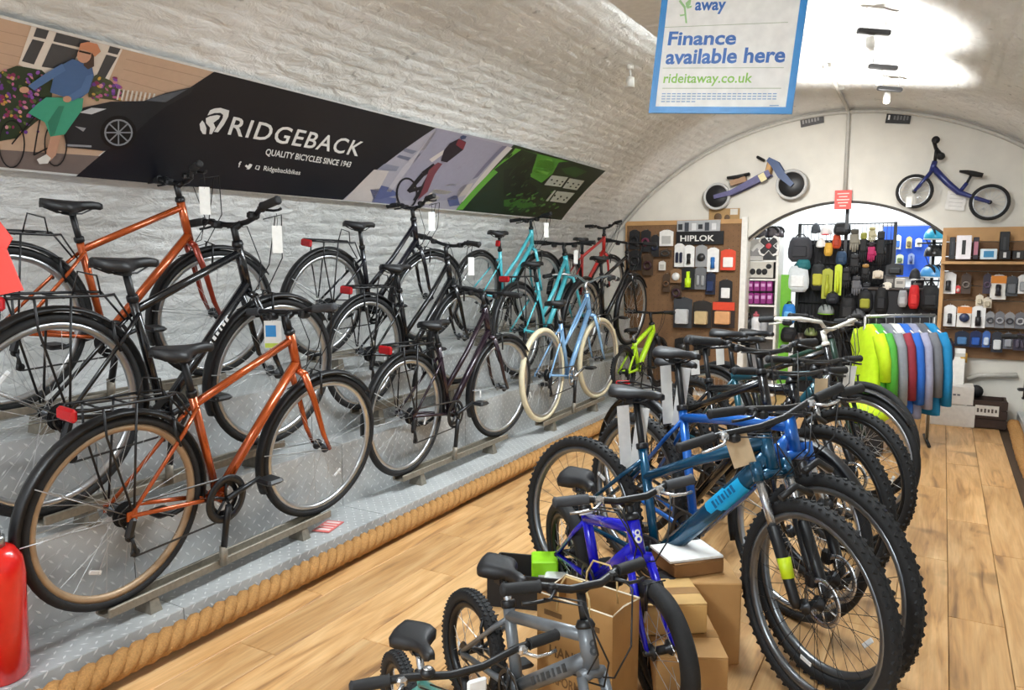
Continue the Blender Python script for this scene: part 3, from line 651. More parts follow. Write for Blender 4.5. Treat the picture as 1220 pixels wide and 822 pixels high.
def bicycle(label, pose, g, paint, kind='hybrid', tw=.019, knob=False, tyre=None, tyre2=None, rim=None, rim2=None, spoke=None, fork=None, guards=False, rack=False, light=False, bar='flat', barw=.60, barm=None,
            steer=0., tilt=0., drop=.03, grip=None, sus=False, disc=False, chainguard=False, k=1., saddle=(.27, .165), decal=None, stand=False, group='bicycles', crank=0., name='bicycle', gears=True, lever=None, deep=False, tubek=1., sides=True, coil=None):
    """one complete bicycle; pose = (x, y, z, yaw, lean, scale) as the foot of the bottom bracket"""
    G = geo(**g); G['tilt'] = tilt; x, y, z, yaw, lean, sc = pose; V = Vector
    t = thing(name, label, 'bicycle', (x, y, z), (-lean, 0, yaw), group, sc)
    R = G['RA'].z; tyre = tyre or TYRE; rim = rim or RIM_BLK; spoke = spoke or SPOKE; barm = barm or BLACK; grip = grip or GRIPM
    RA, FA, BB, ST, SD, HB, HT, BAR, h, s = (G[q] for q in ('RA', 'FA', 'BB', 'ST', 'SD', 'HB', 'HT', 'BAR', 'h', 's'))
    SM = Matrix.Translation(HB) @ Matrix.Rotation(steer, 4, h) @ Matrix.Translation(-HB)
    q = tubek
    # ---- frame
    fm = MB(); dn_top = HB+h*.028*k; dr = .021*q*(1.25 if kind == 'mtb' else 1)
    fm.tube([HB-h*.004, HT+h*.004], .0205*q, 12)
    if kind == 'mtb':
        fm.tube([BB+V((.01, 0, .01)), BB.lerp(dn_top, .5)+V((0, 0, -.004)), BB.lerp(dn_top, .82)+V((.004, 0, .012)), dn_top+V((-.01, 0, .012))], [dr, dr*1.06, dr, dr*.9], 12, flat=(1.12, .95))
        fm.tube([ST-s*drop*k, (ST-s*drop).lerp(HT, .5)+V((0, 0, -.010)), HT-h*.028*k], [.017*q, .018*q, .023*q], 10)
    else:
        fm.tube([BB, dn_top], dr, 12)
        if kind == 'step':
            b1 = BB.lerp(dn_top, .50); top = HT-h*.035
            fm.tube([BB+s*(G['ST']-BB).length*.36, top.lerp(BB+s*.15, .5)+V((.01, 0, -.01)), top], .0165*q, 10)
        elif kind == 'mixte':
            for yy in (-.013, .013): fm.tube([ST-s*.20, (HT-h*.03).lerp(ST-s*.20, .5)+V((0, yy, -.005)), HT-h*.03+V((0, yy*.6, 0))], .0105*q, 8)
        else:
            fm.tube([ST-s*.035*k, HT-h*.03*k], .0165*q, 10)
    fm.tube([BB, ST+s*.012], .0165*q, 12); fm.lathe([(.021*q, -.035*k), (.023*q, -.03*k), (.023*q, .03*k), (.021*q, .035*k)], BB, 'y', 12)
    for yy in (-1, 1):
        dy = V((0, yy*.062*k, 0)); gap = V((0, yy*.036*k, 0))
        fm.tube([BB+V((-.02, yy*.02*k, 0)), BB.lerp(RA, .35)+gap, RA+dy], [.011*q, .0095*q, .008*q], 8)
        top = ST-s*(.045*k if kind != 'step' else .07)
        fm.tube([top+V((0, yy*.014*k, 0)), top.lerp(RA, .25)+gap, RA+dy], [.008*q, .008*q, .007*q], 8)
        fm.box(RA+dy+V((.006, 0, 0)), (.04*k, .005, .034*k))
    frame = fm.build('frame', paint, t)
    if decal:
        for (dm, a, b, wd) in decal:
            mb = MB(); p, e = BB.lerp(dn_top, a), BB.lerp(dn_top, b)
            if wd == 0:                  # small lettering marks along the side of the down tube
                u = (e-p).normalized(); Rm = Matrix((u, V((0, 1, 0)), u.cross(V((0, 1, 0))))).transposed()
                for i in range(7): mb.box(p.lerp(e, (i+.5)/7)+V((0, -dr*1.0, 0)), ((e-p).length/7*(.35 if i % 3 == 1 else .62), .0012, dr*(.75 if i % 2 else .95)), Rm)
                mb.build('decal', dm, frame); continue
            mb.tube([p, e], dr*1.03*wd, 12, cap=False, flat=(1.12, .97) if kind == 'mtb' else (1, 1)); mb.build('decal', dm, frame)
    # ---- fork and wheels
    fk = MB(); fp = fork or paint; lower = None
    CR = HB-h*.012
    fk.tube([CR+V((0, -.052*k, -.010)), CR, CR+V((0, .052*k, -.010))], .016*q, 10)
    if sus:
        mbl = MB()
        for yy in (-1, 1):
            top = CR+V((0, yy*.062*k, -.005)); mid = top.lerp(FA+V((0, yy*.062*k, 0)), .42)
            fk.tube([top+h*.045, top-h*.02], .021*k, 10); fk.mi = 1; fk.tube([top, mid], .0145*k, 10); fk.mi = 0
            mbl.tube([mid+h*.01, FA+V((-.008, yy*.062*k, .02)), FA+V((0, yy*.062*k, 0))], [.021*k, .018*k, .012*k], 10)
        mbl.tube([FA+V((-.0, .062*k, 0))+h*(R*1.06)+V((.045*k, 0, 0)), FA+h*(R*1.16)+V((.055*k, 0, 0)), FA+V((0, -.062*k, 0))+h*(R*1.06)+V((.045*k, 0, 0))], .012*k, 8)
        lower = mbl
    else:
        for yy in (-1, 1):
            fk.tube([CR+V((0, yy*.046*k, -.008)), CR.lerp(FA, .35)+V((0, yy*.054*k, 0)), CR.lerp(FA, .78)+V((-.010, yy*.058*k, 0)), FA+V((0, yy*.06*k, 0))], [.0135*q, .0125*q, .010*q, .0075*q], 9, flat=(1.25, .85))
    fko = fk.build('fork', [fp, ALLOY], t, SM)
    if lower: lower.build('fork_lowers', BLACK if not fork else fork, fko)
    for A, MM, rm, ty, rear in ((RA, Matrix(), rim, tyre, True), (FA, SM, rim2 or rim, tyre2 or tyre, False)):
        d = wheel_meshes(R, tw, knob, ty, rm, spoke, 28 if R > .28 else 20, disc, None, deep)
        w = link('wheel', d['wheel'], t, MM @ Matrix.Translation(A) @ Matrix.Rotation(random.random()*6, 4, 'Y'))
        for nm in ('tyre', 'spokes', 'hub', 'brake_disc'):
            if nm in d: c = link(nm, d[nm], w); (nm == 'spokes') and stuff(c)
        if R > .2: MB().box((R*.62, .012, 0), (.016, .006, .05), bev=.004).build('spoke_reflector', WHITEREF, w)
    # ---- seat
    MB().tube([ST-s*.05*k, SD-s*.045], .0135, 12).build('seatpost', ALLOY if kind == 'mixte' or k < .9 else BLACK, t)
    MB().lathe([(.019*q, 0), (.021*q, .004), (.021*q, .02), (.019*q, .024)], ST, n=12, R=Vector((0, 0, 1)).rotation_difference(s).to_matrix()).build('seat_clamp', BLACK, t)
    if saddle not in SAD: SAD[saddle] = saddle_mesh(*saddle)
    sd = link('saddle', SAD[saddle], t, Matrix.Translation(SD) @ Matrix.Rotation(radians(-2), 4, 'Y'))
    mb = MB(); L = saddle[0]
    for yy in (-.02, .02): mb.tube([(-L*.36, yy, -.026), (-L*.15, yy, -.048), (L*.16, yy, -.048), (L*.40, yy*.6, -.022)], .0035, 6)
    mb.box((0, 0, -.046), (.035, .05, .02)); mb.build('saddle_rails', DARKALLOY, sd)
    # ---- stem, bars, grips, levers, cables (all turn with the fork)
    mb = MB(); mb.tube([HT, HT+h*(BAR-HT).dot(h)], .0145*(.9 if k < 1 else 1), 10); mb.tube([HT+h*((BAR-HT).dot(h)-.012), BAR], .0145, 10); mb.lathe([(.0225*q, 0), (.0245*q, .006), (.02, .022)], HT, n=12, R=Vector((0, 0, 1)).rotation_difference(h).to_matrix())
    mb.build('stem', barm, t, SM)
    hw = barw/2; bm_ = MB()
    if bar == 'flat': P = [(-.045, hw, .012), (-.03, hw*.55, .010), (0, .05, 0)]
    elif bar == 'riser': P = [(-.055, hw, .04), (-.035, hw*.62, .037), (-.005, hw*.3, .008), (0, .04, 0)]
    elif bar == 'swept': P = [(-.19, hw, .035), (-.10, hw*.97, .045), (-.01, hw*.72, .055), (.03, hw*.35, .04), (0, .03, 0)]
    else: P = [(-.05, hw, .10), (-.03, hw*.62, .098), (0, hw*.28, .02), (0, .03, 0)]
    pts = [BAR+V(p) for p in P]+[BAR+V((p[0], -p[1], p[2])) for p in P[::-1]]
    pts = [BAR+Matrix.Rotation(tilt, 3, 'X') @ (p-BAR) for p in pts]
    bm_.tube(pts, .0115, 10); bo = bm_.build('handlebar', barm, t, SM)
    for e, d_ in ((0, 1), (-1, -2)):
        a = pts[e]; b = pts[1 if e == 0 else -2]; u = (b-a).normalized(); gl = min(.125*max(k, .8), (b-a).length*.95)
        MB().tube([a-u*.012, a-u*.006, a, a+u*gl*.5, a+u*gl*.96, a+u*gl], [.010, .019, .0165, .0175, .0165, .019], 10).build('grip', grip, bo)
        c = a+u*(gl+.03); out = V((1, 0, 0)); mb = MB(); mb.box(c+V((.012, 0, -.004)), (.028, .03, .026), bev=.006)
        mb.tube([c+V((.025, 0, -.006)), c-u*.03+V((.055, 0, -.014)), c-u*.075+V((.052, 0, -.02)), c-u*.105+V((.044, 0, -.022))], [.006, .0055, .005, .006], 7)
        mb.build('brake_lever', lever or barm, bo)
        if gears and k >= .9: MB().box(c+u*.045+V((.0, 0, -.022)), (.05, .036, .032), bev=.008).build('shifter', BLACK, bo)
    mb = MB()
    for yy, tgt, bow in ((.12, HB+V((.03, .02, -.02)), .10), (-.12, BB.lerp(HB, .82)+V((.015, -.02, 0)), .12), (-.15, HB+V((.02, -.02, -.03)), .14)):
        a = BAR+Matrix.Rotation(tilt, 3, 'X') @ V((.02, yy, 0)); mb.tube([a, a+V((bow*.75, -yy*.3, .015)), (a+tgt)/2+V((bow, -yy*.2, 0)), tgt+V((bow*.45, 0, .02)), tgt], .0026, 5)
    mb.build('brake_cable', BLACK, t, SM)
    # ---- brakes
    if not disc:
        for A, MM, up in ((RA, Matrix(), (ST-s*.05-RA).normalized()), (FA, SM, h)):
            mb = MB(); c = A+up*(R-tw*2.0)
            for yy in (-1, 1): mb.tube([c+V((-.0, yy*.045*k, -.02))+V((.03 if A is FA else -.0, 0, 0)), c+V((.03 if A is FA else -.02, yy*.04*k, .03)), c+V((.03 if A is FA else -.02, yy*.028*k, .085*k))], .006, 6)
            mb.tube([c+V((.03 if A is FA else -.02, -.05*k, .085*k)), c+V((.03 if A is FA else -.02, .05*k, .085*k))], .0025, 5); mb.build('brake_caliper', BLACK if kind != 'mixte' else ALLOY, t, MM)
    else:
        MB().box(RA+V((-.055*k, .045*k, .055*k)), (.04, .03, .05), bev=.008).build('brake_caliper', BLACK, t)
        MB().box(FA+V((-.055*k, .045*k, .055*k)), (.04, .03, .05), bev=.008).build('brake_caliper', BLACK, t, SM)
    # ---- drivetrain (right side, y < 0)
    cr = .088*k if not chainguard else .095*k; cy = -.047*k
    mb = MB(); mb.lathe([(cr*.80, cy-.002), (cr, cy-.0015), (cr, cy+.0015), (cr*.80, cy+.002)], BB, 'y', 32, closed=True, smooth=False)
    mb.lathe([(cr*.55, cy+.006), (cr*.78, cy+.007), (cr*.78, cy+.010), (cr*.55, cy+.010)], BB, 'y', 24, closed=True, smooth=False)
    for i in range(5): a = i*2*pi/5+.3; mb.tube([BB+V((0, cy, 0)), BB+V((cos(a)*cr*.85, cy, sin(a)*cr*.85))], .006*k, 6)
    if chainguard: mb.lathe([(cr*.74, cy-.010), (cr*1.05, cy-.010), (cr*1.07, cy-.004), (cr*.74, cy-.006)], BB, 'y', 32, closed=True)
    CL = .168*k if k < 1 else .168; ends = []
    for yy, a in ((-1, crank), (1, crank+pi)):
        e = BB+V((cos(a)*CL, yy*.072*k, sin(a)*CL)); mb.tube([BB+V((0, yy*.056*k, 0)), e], [.013*k, .0095*k], 8); ends.append((e, yy))
    co = mb.build('crankset', DARKALLOY if kind != 'mixte' else ALLOY, t)
    for e, yy in ends: MB().box(e+V((0, yy*.055*k, 0)), (.09*k, .085*k, .022*k), bev=.012*k).tube([e, e+V((0, yy*.06*k, 0))], .006, 6).build('pedal', BLACK, co)
    mb = MB(); n = 6 if gears else 2
    for i in range(n): r_ = (.047-.0045*i)*k; mb.lathe([(.012, -.030-.0042*i), (r_, -.030-.0042*i), (r_, -.032-.0042*i), (.012, -.032-.0042*i)], RA, 'y', 20, closed=True, smooth=False)
    mb.build('cassette', DARKALLOY, t)
    rc = .036*k; loop = []
    D = RA+V((.008*k, 0, -.085*k)); D2 = RA+V((.03*k, 0, -.15*k)) if gears else None
    u = (BB-RA).normalized(); nrm = V((-u.z, 0, u.x))
    loop = [RA+nrm*rc, BB+nrm*cr*.95]+[BB+V((cos(a)*cr*.95, 0, sin(a)*cr*.95)) for a in (1.0, .4, -.2, -.8, -1.3)]+([BB-nrm*cr*.95, D2+V((.012, 0, -.016)), D2+V((-.014, 0, -.01)), D+V((.016, 0, .01)), D+V((.0, 0, .018)), RA+V((-rc*.8, 0, -rc*.6)), RA+V((-rc, 0, rc*.2))] if gears else [BB-nrm*cr*.95, RA-nrm*rc, RA-u*rc])
    MB().tube([p+V((0, cy, 0)) for p in loop], .0036, 5, closed=True, smooth=False, flat=(1.2, .8)).build('chain', CHAIN, t)
    if gears:
        mb = MB(); mb.box(RA+V((.002, cy-.014, -.045*k)), (.03*k, .026, .075*k), Matrix.Rotation(.25, 3, 'Y'), bev=.008)
        for p in (D, D2): mb.lathe([(.004, cy-.008), (.017*k, cy-.007), (.017*k, cy+.002), (.004, cy+.003)], p, 'y', 12)
        mb.tube([D+V((0, cy-.012, 0)), D2+V((0, cy-.012, 0))], .007*k, 6); mb.build('rear_derailleur', BLACK, t)
    # ---- mudguards, carrier, reflector, stand
    if guards:
        for A, MM, a0, a1, rear in ((RA, Matrix(), radians(-8), radians(188), True), (FA, SM, radians(38), radians(205), False)):
            rg = R+.018; rings = []; n = 26
            for i in range(n+1):
                a = a0+(a1-a0)*i/n if rear else a0+(a1-a0)*i/n; c = V((cos(a), 0, sin(a))); w = .027
                rings.append([A+c*(rg-.012)+V((0, -w, 0)), A+c*rg+V((0, -w*.7, 0)), A+c*(rg+.006), A+c*rg+V((0, w*.7, 0)), A+c*(rg-.012)+V((0, w, 0)), A+c*(rg+.003)])
            MB().loft(rings).build('mudguard', BLACK, t, MM)
            mb = MB()
            for aa in ((radians(150), radians(180)) if rear else (radians(175),)):
                for yy in (-1, 1): mb.tube([A+V((0, yy*.058, 0)), A+V((cos(aa)*(rg-.01), yy*.027, sin(aa)*(rg-.01)))], .0022, 5)
            mb.build('mudguard_stay', STEEL, t, MM)
    if rack:
        zt = RA.z+R+.055; xa, xb = RA.x-.16, RA.x+.20; mb = MB()
        for yy in (-.055, .055): mb.tube([(xb, yy*.6, zt), (xb-.05, yy, zt), (xa, yy, zt+.006), (xa-.02, yy*.6, zt+.004)], .005, 6)
        mb.tube([(xa-.02, -.033, zt+.004), (xa-.02, .033, zt+.004)], .005, 6)
        for xx in (xa+.06, xa+.16, xa+.26): mb.tube([(xx, -.055, zt), (xx, .055, zt)], .004, 6)
        for yy in (-1, 1):
            mb.tube([RA+V((0, yy*.068, .03)), (RA.x-.09, yy*.06, zt-.10), (RA.x-.10, yy*.055, zt)], .0045, 6); mb.tube([RA+V((.01, yy*.068, .03)), (RA.x+.02, yy*.06, zt)], .0045, 6)
            mb.tube([(xb, yy*.033, zt), (ST.x-.02, yy*.018, ST.z-.07)], .004, 6)
        mb.tube([(xb-.06, -.045, zt+.002), (xb-.08, -.05, zt+.07), (xb-.15, -.05, zt+.085), (xb-.165, -.045, zt+.005)], .0035, 6); mb.build('pannier_rack', BLACK, t)
        MB().box((xa-.028, 0, zt-.012), (.022, .09, .045), bev=.008).build('rear_reflector', REDREF, t)
    elif light: MB().box(ST+s*.07+V((-.028, 0, 0)), (.022, .045, .055), bev=.008).build('rear_reflector', REDREF, t)
    if stand: MB().tube([BB+V((-.12, .04, -.02)), V((-.16, .17, .005))], .008, 7).build('kickstand', BLACK, t)
    if coil: pass
    bpy.context.view_layer.update()
    return t, G, SM
def where(t, p): return t.matrix_world @ Vector(p)
def price_tag(label, p, size=(.05, .085), m=None, yaw=0., roll=0., string=.05):
    """a card on a loop of string hung from a bicycle at world point p"""
    o = thing('price_tag', label, 'tag', p, (0, roll, yaw))
    MB().box((0, 0, -string-size[1]/2), (size[0], .0015, size[1])).build('card', m or TAGCARD, o)
    MB().tube([(0, 0, 0), (.004, .002, -string*.6), (0, 0, -string-.006)], .0012, 5).build('string', BLACKM, o); return o
def tall_tag(label, p, m=None, yaw=0., roll=0.): return price_tag(label, p, (.04, .11), m or WHITECARD, yaw, roll)
RAILM = mat('weathered galvanised rail', '8C8578', .55, .5, var=.15, nscale=60)
def bike_rack(label, pose, g, tier, group='floor rails holding the bikes', post=True):
    """a channel rail on feet under both wheels, with the clamp post at the bottom bracket"""
    G = geo(**g); x, y, z, yaw, lean, sc = pose; L0, L1 = G['RA'].x*sc-.06, G['FA'].x*sc+.06
    t = thing('bike_rail', label, 'bike rack', (x, y, tier), (0, 0, yaw), group); hz = z-tier
    for yy in (-.033, .033): MB().box(((L0+L1)/2, yy, hz-.006), (L1-L0, .012, .034), bev=.003).build('rail', RAILM, t)
    MB().box(((L0+L1)/2, 0, hz-.020), (L1-L0, .054, .006)).build('channel_base', RAILM, t)
    for xx in (L0+.18, L1-.18): MB().box((xx, 0, (hz-.022)/2), (.05, .09, hz-.022), taper=.7).build('foot', RAILM, t)
    if post:
        zb = G['BB'].z*sc*cos(lean)+hz; dy = sin(lean)*zb*.8
        MB().tube([(0, -.048, hz-.01), (0, -.052, hz+.07)], .016, 10).build('post_foot', RAILM, t)
        MB().tube([(0, -.052, hz+.05), (0, -.06+dy*.5, zb-.10), (0, -.062+dy, zb-.03)], .013, 10).build('clamp_post', BLACK, t)
    return t

# ---- paints
P_ORANGE = mat('burnt orange metallic', 'B5521F', .25, .45, coat=.6, var=.03); P_BLACK = mat('gloss black paint', '151518', .22, .1, coat=.5); P_PLUM = mat('dark plum paint', '2A1B26', .24, .25, coat=.5)
P_TURQ = mat('turquoise paint', '4DB8C4', .28, coat=.5); P_SKY = mat('light sky blue paint', '84AED6', .26, .15, coat=.5); P_RED = mat('signal red paint', 'C22A26', .28, coat=.5)
P_NEON = mat('neon yellow green paint', 'B4E01E', .35, coat=.3); P_TEAL = mat('deep teal blue paint', '0B4C6C', .24, .35, coat=.6); P_CYAN = mat('bright cyan panel', '16A8DE', .35)
P_BLUE = mat('mid blue paint', '1B62B8', .26, .2, coat=.5); P_ROYAL = mat('royal blue paint', '1616C8', .22, .15, coat=.6); P_GREY = mat('matt grey paint', '6E7276', .4, .2, coat=.2); P_MINT = mat('mint teal paint', '4E8A80', .35, coat=.3)
P_GREEN = mat('dark green paint', '1E3A2E', .3, coat=.4); P_WHITE = mat('cream white paint', 'DDD8CC', .35)
LET = mat('pale frame lettering', 'D0D0CE', .4); LETG = mat('dark frame lettering', '3C4044', .5)

hp = pi/2
LEFT = 'hybrid bikes on the stepped platform'
POSES = dict(F1=(-2.499, 1.964, 0.205, 1.622, -0.1043, 0.982), M1=(-2.698, 1.881, 0.535, 1.659, -0.098, 1.015), B1=(-2.925, 1.806, 0.8723, 1.603, -0.1462, 0.856),
             F2=(-2.554, 3.715, 0.215, 1.568, -0.04, 0.974), M2=(-2.804, 3.637, 0.5735, 1.564, -0.086, 0.9139), B2=(-2.925, 3.422, 0.8811, 1.53, -0.1436, 0.8385),
             F3=(-2.499, 5.3, 0.22, 1.581, 0.015, 0.989), M3=(-2.736, 5.371, 0.5337, 1.553, 0.02, 0.982), B3=(-2.925, 4.953, 0.8772, 1.544, -0.1343, 0.8356),
             B4=(-2.905, 6.357, 0.8674, 1.547, -0.1496, 0.817), M4=(-2.705, 6.419, 0.5529, 1.51, -0.096, 0.98))
GEOS = dict(F1=dict(sh=.665, htb=.755, htl=.17), M1=dict(sh=.62), B1=dict(), F2=dict(STEP, htb=.73, htl=.20, sh=.61), M2=STEP, B2=STEP, F3=STEP, M3=dict(STEP, sh=.61), B3=STEP, B4=dict(), M4=dict())
HG = dict(tilt=-.0, guards=True, rack=True, rim=RIM_SIL, group=LEFT, crank=radians(18))
LB = {}; TB = -.30
def lb(key, label, paint, kind, **k):
    LB[key] = bicycle(label, POSES[key], GEOS[key], paint, kind, **{**HG, **k}); return LB[key]
lb('F1', 'burnt orange hybrid bike with black mudguards in the front row nearest the camera', P_ORANGE, 'hybrid', rim=RIM_TAN, rim2=RIM_SIL, fork=P_ORANGE, chainguard=True, tilt=-.22, steer=-.12, grip=GRIPG, barm=BLACK)
lb('M1', 'black hybrid bike with silver rims in the middle row behind the front orange bike', P_BLACK, 'hybrid', bar='riser', tilt=-.28, steer=-.15, light=True, decal=[(LET, .46, .72, 0)])
lb('B1', 'orange hybrid bike on the top step against the wall, under the printed banner', P_ORANGE, 'hybrid', fork=mat('dark red orange paint', '8C2F1A', .28, .3, coat=.5), bar='riser', barw=.50, steer=-.2, tilt=TB)
lb('F2', 'dark plum step-through bike with red rear reflector in the front row, second from the camera', P_PLUM, 'step', steer=-.1)
lb('M2', 'black step-through bike in the middle row behind the plum bike, white tag on its bars', P_BLACK, 'step', steer=-.1, bar='riser')
lb('B2', 'black step-through bike on the top step under the dark part of the banner', mat('blue black paint', '17171F', .24, .1, coat=.5), 'step', steer=-.2, tilt=TB, bar='riser', barw=.50)
lb('F3', 'sky blue bike with cream tyres and silver swept bars ending the front row', P_SKY, 'mixte', guards=False, rack=False, tyre=TYRE_CREAM, bar='swept', barm=ALLOY, tw=.021, steer=-.1)
lb('M3', 'turquoise step-through bike in the middle row behind the sky blue bike', P_TURQ, 'step', steer=-.1, rack=True)
lb('B3', 'turquoise step-through bike on the top step under the green end of the banner', P_TURQ, 'step', rack=False, light=True, steer=-.2, tilt=TB, barw=.48)
lb('B4', 'red hybrid bike on the top step farthest from the camera', P_RED, 'hybrid', rack=False, bar='riser', steer=-.2, tilt=TB, barw=.48)
lb('M4', 'black hybrid bike in the middle row just in front of the red bike', P_BLACK, 'hybrid', rack=False)
TIER = dict(F=.13, M=.46, B=.77)
RN = dict(F1='weathered rail with black clamp post under the front row orange bike', F2='weathered rail with black clamp post under the plum bike', F3='weathered rail with black clamp post under the sky blue bike with cream tyres',
          M1='rail on the middle step under the black bike nearest the camera', M2='rail on the middle step under the black step-through bike', M3='rail on the middle step under the turquoise bike', M4='rail on the middle step under the farthest black bike',
          B1='rail on the top step under the orange bike', B2='rail on the top step under the black step-through bike', B3='rail on the top step under the turquoise bike', B4='rail on the top step under the red bike')
for q, l in RN.items(): bike_rack(l, POSES[q], GEOS[q], TIER[q[0]])

# ---- mountain and hybrid bikes standing in a fan on the wooden floor, front wheels towards the aisle
RG = 'bikes standing on the wooden floor'
KN = dict(kind='mtb', knob=True, tw=.025, rim=RIM_BLK, sus=True, disc=True, barw=.68, bar='flat', group=RG, stand=False, spoke=SPOKE_B, tubek=1.15)
FL = {}
def fl(key, label, pose, g, paint, **k): FL[key] = bicycle(label, pose, g, paint, **{**KN, **k}); return FL[key]
fl('R1', 'deep teal mountain bike with bright cyan down tube panel, foremost mountain bike', (-.90, 2.66, 0, -.373, .112, .985), MTB, P_TEAL, decal=[(P_CYAN, .52, .80, 1.02), (mat('deep blue lettering', '0E5E8E', .4), .57, .75, 0)], lever=ALLOY, steer=-.34, tilt=.22, drop=.11, rim=RIM_MID)
fl('R2', 'mid blue mountain bike with upright black saddle, just behind the teal mountain bike', (-.846, 2.99, 0, -.60, .08, 1.009), dict(MT2, sh=.76, wb=1.1), P_BLUE, rim=RIM_MID, tilt=.12, steer=-.05)
HB_ = dict(knob=False, tw=.020, sus=False, disc=False, kind='hybrid', tubek=1., spoke=SPOKE)
fl('R3', 'black hybrid bike with silver rims and carrier behind the blue mountain bike', (-.97, 3.40, 0, -.60, .06, 1.0), dict(HYB, sh=.68, htb=.75), P_BLACK, **{**HB_, 'rim': RIM_SIL, 'guards': True, 'rack': True, 'bar': 'riser'})
fl('R4', 'black mountain bike with black rims, third of the wide-tyred bikes on the floor', (-.939, 3.80, 0, -.60, .06, 1.0), MT2, P_BLACK, tw=.024, disc=True)
fl('R5', 'dark teal trail bike in the middle of the bikes on the floor', (-.91, 4.25, 0, -.55, .06, 1.0), MT2, mat('dark teal paint', '124A58', .3, .2, coat=.4), tw=.024)
fl('R6', 'black hybrid bike with mudguards and silver swept bars towards the clothing rail', (-.90, 4.68, 0, -.50, .06, 1.0), dict(HYB, sh=.68), P_BLACK, **{**HB_, 'guards': True, 'rim': RIM_SIL, 'bar': 'swept', 'barm': P_WHITE})
fl('R7', 'dark green hybrid bike farthest back in the group on the floor', (-.92, 5.08, 0, -.48, .05, 1.0), dict(HYB, sh=.68), P_GREEN, **{**HB_, 'bar': 'riser'})
fl('N1', 'small neon green children\'s bike by the pegboard behind the sky blue bike', (-2.44, 6.72, .13, 1.52, .02, .98), dict(wb=.86, R=.255, bbz=.25, rear=.34, st=.28, sa=71, sh=.42, ha=70, off=.03, htb=.56, htl=.10, stem=.12, reach=.03), P_NEON, kind='hybrid', k=.8, knob=True, tw=.022, sus=False, disc=False, barw=.5, fork=BLACK, tubek=1.35, saddle=(.22, .13))
# ---- children's bikes in the foreground
KD = dict(kind='hybrid', k=.72, sus=False, disc=False, knob=True, tw=.024, barw=.50, bar='bmx', saddle=(.23, .145), spoke=SPOKE, group='small children\'s bikes in the foreground', gears=False, tubek=1.15)
fl('K1', 'royal blue children\'s bike with white emblem on its head tube', (-1.045, 2.518, 0, -.767, -.069, 1.045), dict(KID, stem=.075), P_ROYAL, **{**KD, 'bar': 'flat', 'lever': ALLOY, 'grip': GRIPG, 'knob': False, 'tw': .027, 'barw': .46})
fl('K2', 'grey children\'s bike beside the paper carrier bag in the foreground', (-.996, 1.769, 0, -.514, .06, .917), KID, P_GREY, **{**KD, 'bar': 'flat', 'barw': .46, 'decal': [(LETG, .30, .80, 0)]})
fl('K3', 'small mint teal children\'s bike with bell at the bottom edge of the picture', (-1.068, 1.462, 0, -.588, 0, .77), KID, P_MINT, **{**KD, 'bar': 'flat', 'barw': .64, 'lever': ALLOY, 'saddle': (.25, .17)})
fl('S1', 'small black children\'s bike on the low platform at the right edge', (.655, 6.45, .125, hp, .03, 1.05), KID, P_BLACK, **{**KD, 'bar': 'flat', 'barw': .40, 'group': 'bikes on the right platform', 'crank': -hp})

# ================================================================== SHOP FITTINGS AND GOODS
PEGB = mat('brown pegboard', '7A5A3C', .75, var=.1, nscale=14); PLY = mat('pale plywood', 'B98F5E', .6, var=.1, nscale=9); DKWOOD = mat('dark brown wood', '3B2A22', .6, var=.15)
CARDB = mat('brown cardboard', 'B58A55', .8, var=.07, nscale=12); CARDB2 = mat('light brown cardboard', 'C9A163', .8, var=.06, nscale=10); KRAFT = mat('kraft paper', 'B08550', .75, var=.08, nscale=8)
def col(h, rough=.5): return mat('plain '+h+' %g' % rough, h, rough)
def rect(r, Y):
    a, b = at(r[0], r[1], Y), at(r[2], r[3], Y); return (a+b)/2, abs(b.x-a.x), abs(a.z-b.z)
def hook(t, h, d=.06): MB().tube([(0, .004, h/2+.002), (0, d, h/2+.006)], .003, 5).build('hook', STEEL, t)
def pack(label, r, Y, card, prod, kind='box', group=None, depth=.03, wall=None, cat='pack', name='blister_pack', band=None):
    c, w, h = rect(r, Y); t = thing(name, label, cat, c, group=group)
    tab = min(.02, h*.15)
    MB().prism([(-w/2, -h/2), (w/2, -h/2), (w/2, h/2-tab), (w*.2, h/2), (-w*.2, h/2), (-w/2, h/2-tab)], .004).build('card', col(card, .45), t)
    if band: MB().box((0, -.003, h*.30), (w*.96, .003, h*.30)).build('header_band', col(band, .45), t)
    m = col(prod, .35)
    if kind == 'box': MB().box((0, -depth/2-.002, -h*.12), (w*.66, depth, h*.48), bev=.008).build('product', m, t)
    elif kind == 'pump': MB().tube([(0, -depth/2-.004, -h*.40), (0, -depth/2-.004, h*.0), (0, -depth/2-.004, h*.02), (0, -depth/2-.004, h*.30)], [w*.22, w*.22, w*.13, w*.13], 10).build('product', m, t)
    elif kind == 'coil': MB().tube([(cos(2*pi*i/20)*w*.32, -depth*.5, sin(2*pi*i/20)*min(w, h)*.32-h*.05) for i in range(20)], min(w, h)*.10, 7, closed=True).build('product', m, t)
    elif kind == 'round': MB().lathe([(.003, -depth), (min(w, h)*.30, -depth), (min(w, h)*.36, -.002), (.003, -.002)], (0, 0, -h*.06), 'y', 18).build('product', m, t)
    elif kind == 'bulb': MB().box((0, -depth*.4, h*.0), (w*.34, depth*.8, h*.22), bev=.006).tube([(0, -depth*.5, -h*.35), (0, -depth*.5, h*.1)], [w*.2, w*.12], 8).build('product', m, t)
    elif kind == 'pair':
        mb = MB()
        for s in (-1, 1): mb.box((s*w*.2, -depth/2-.002, -h*.1), (w*.26, depth, h*.45), bev=.008)
        mb.build('product', m, t)
    hook(t, h, (wall-Y) if wall else .06); return t
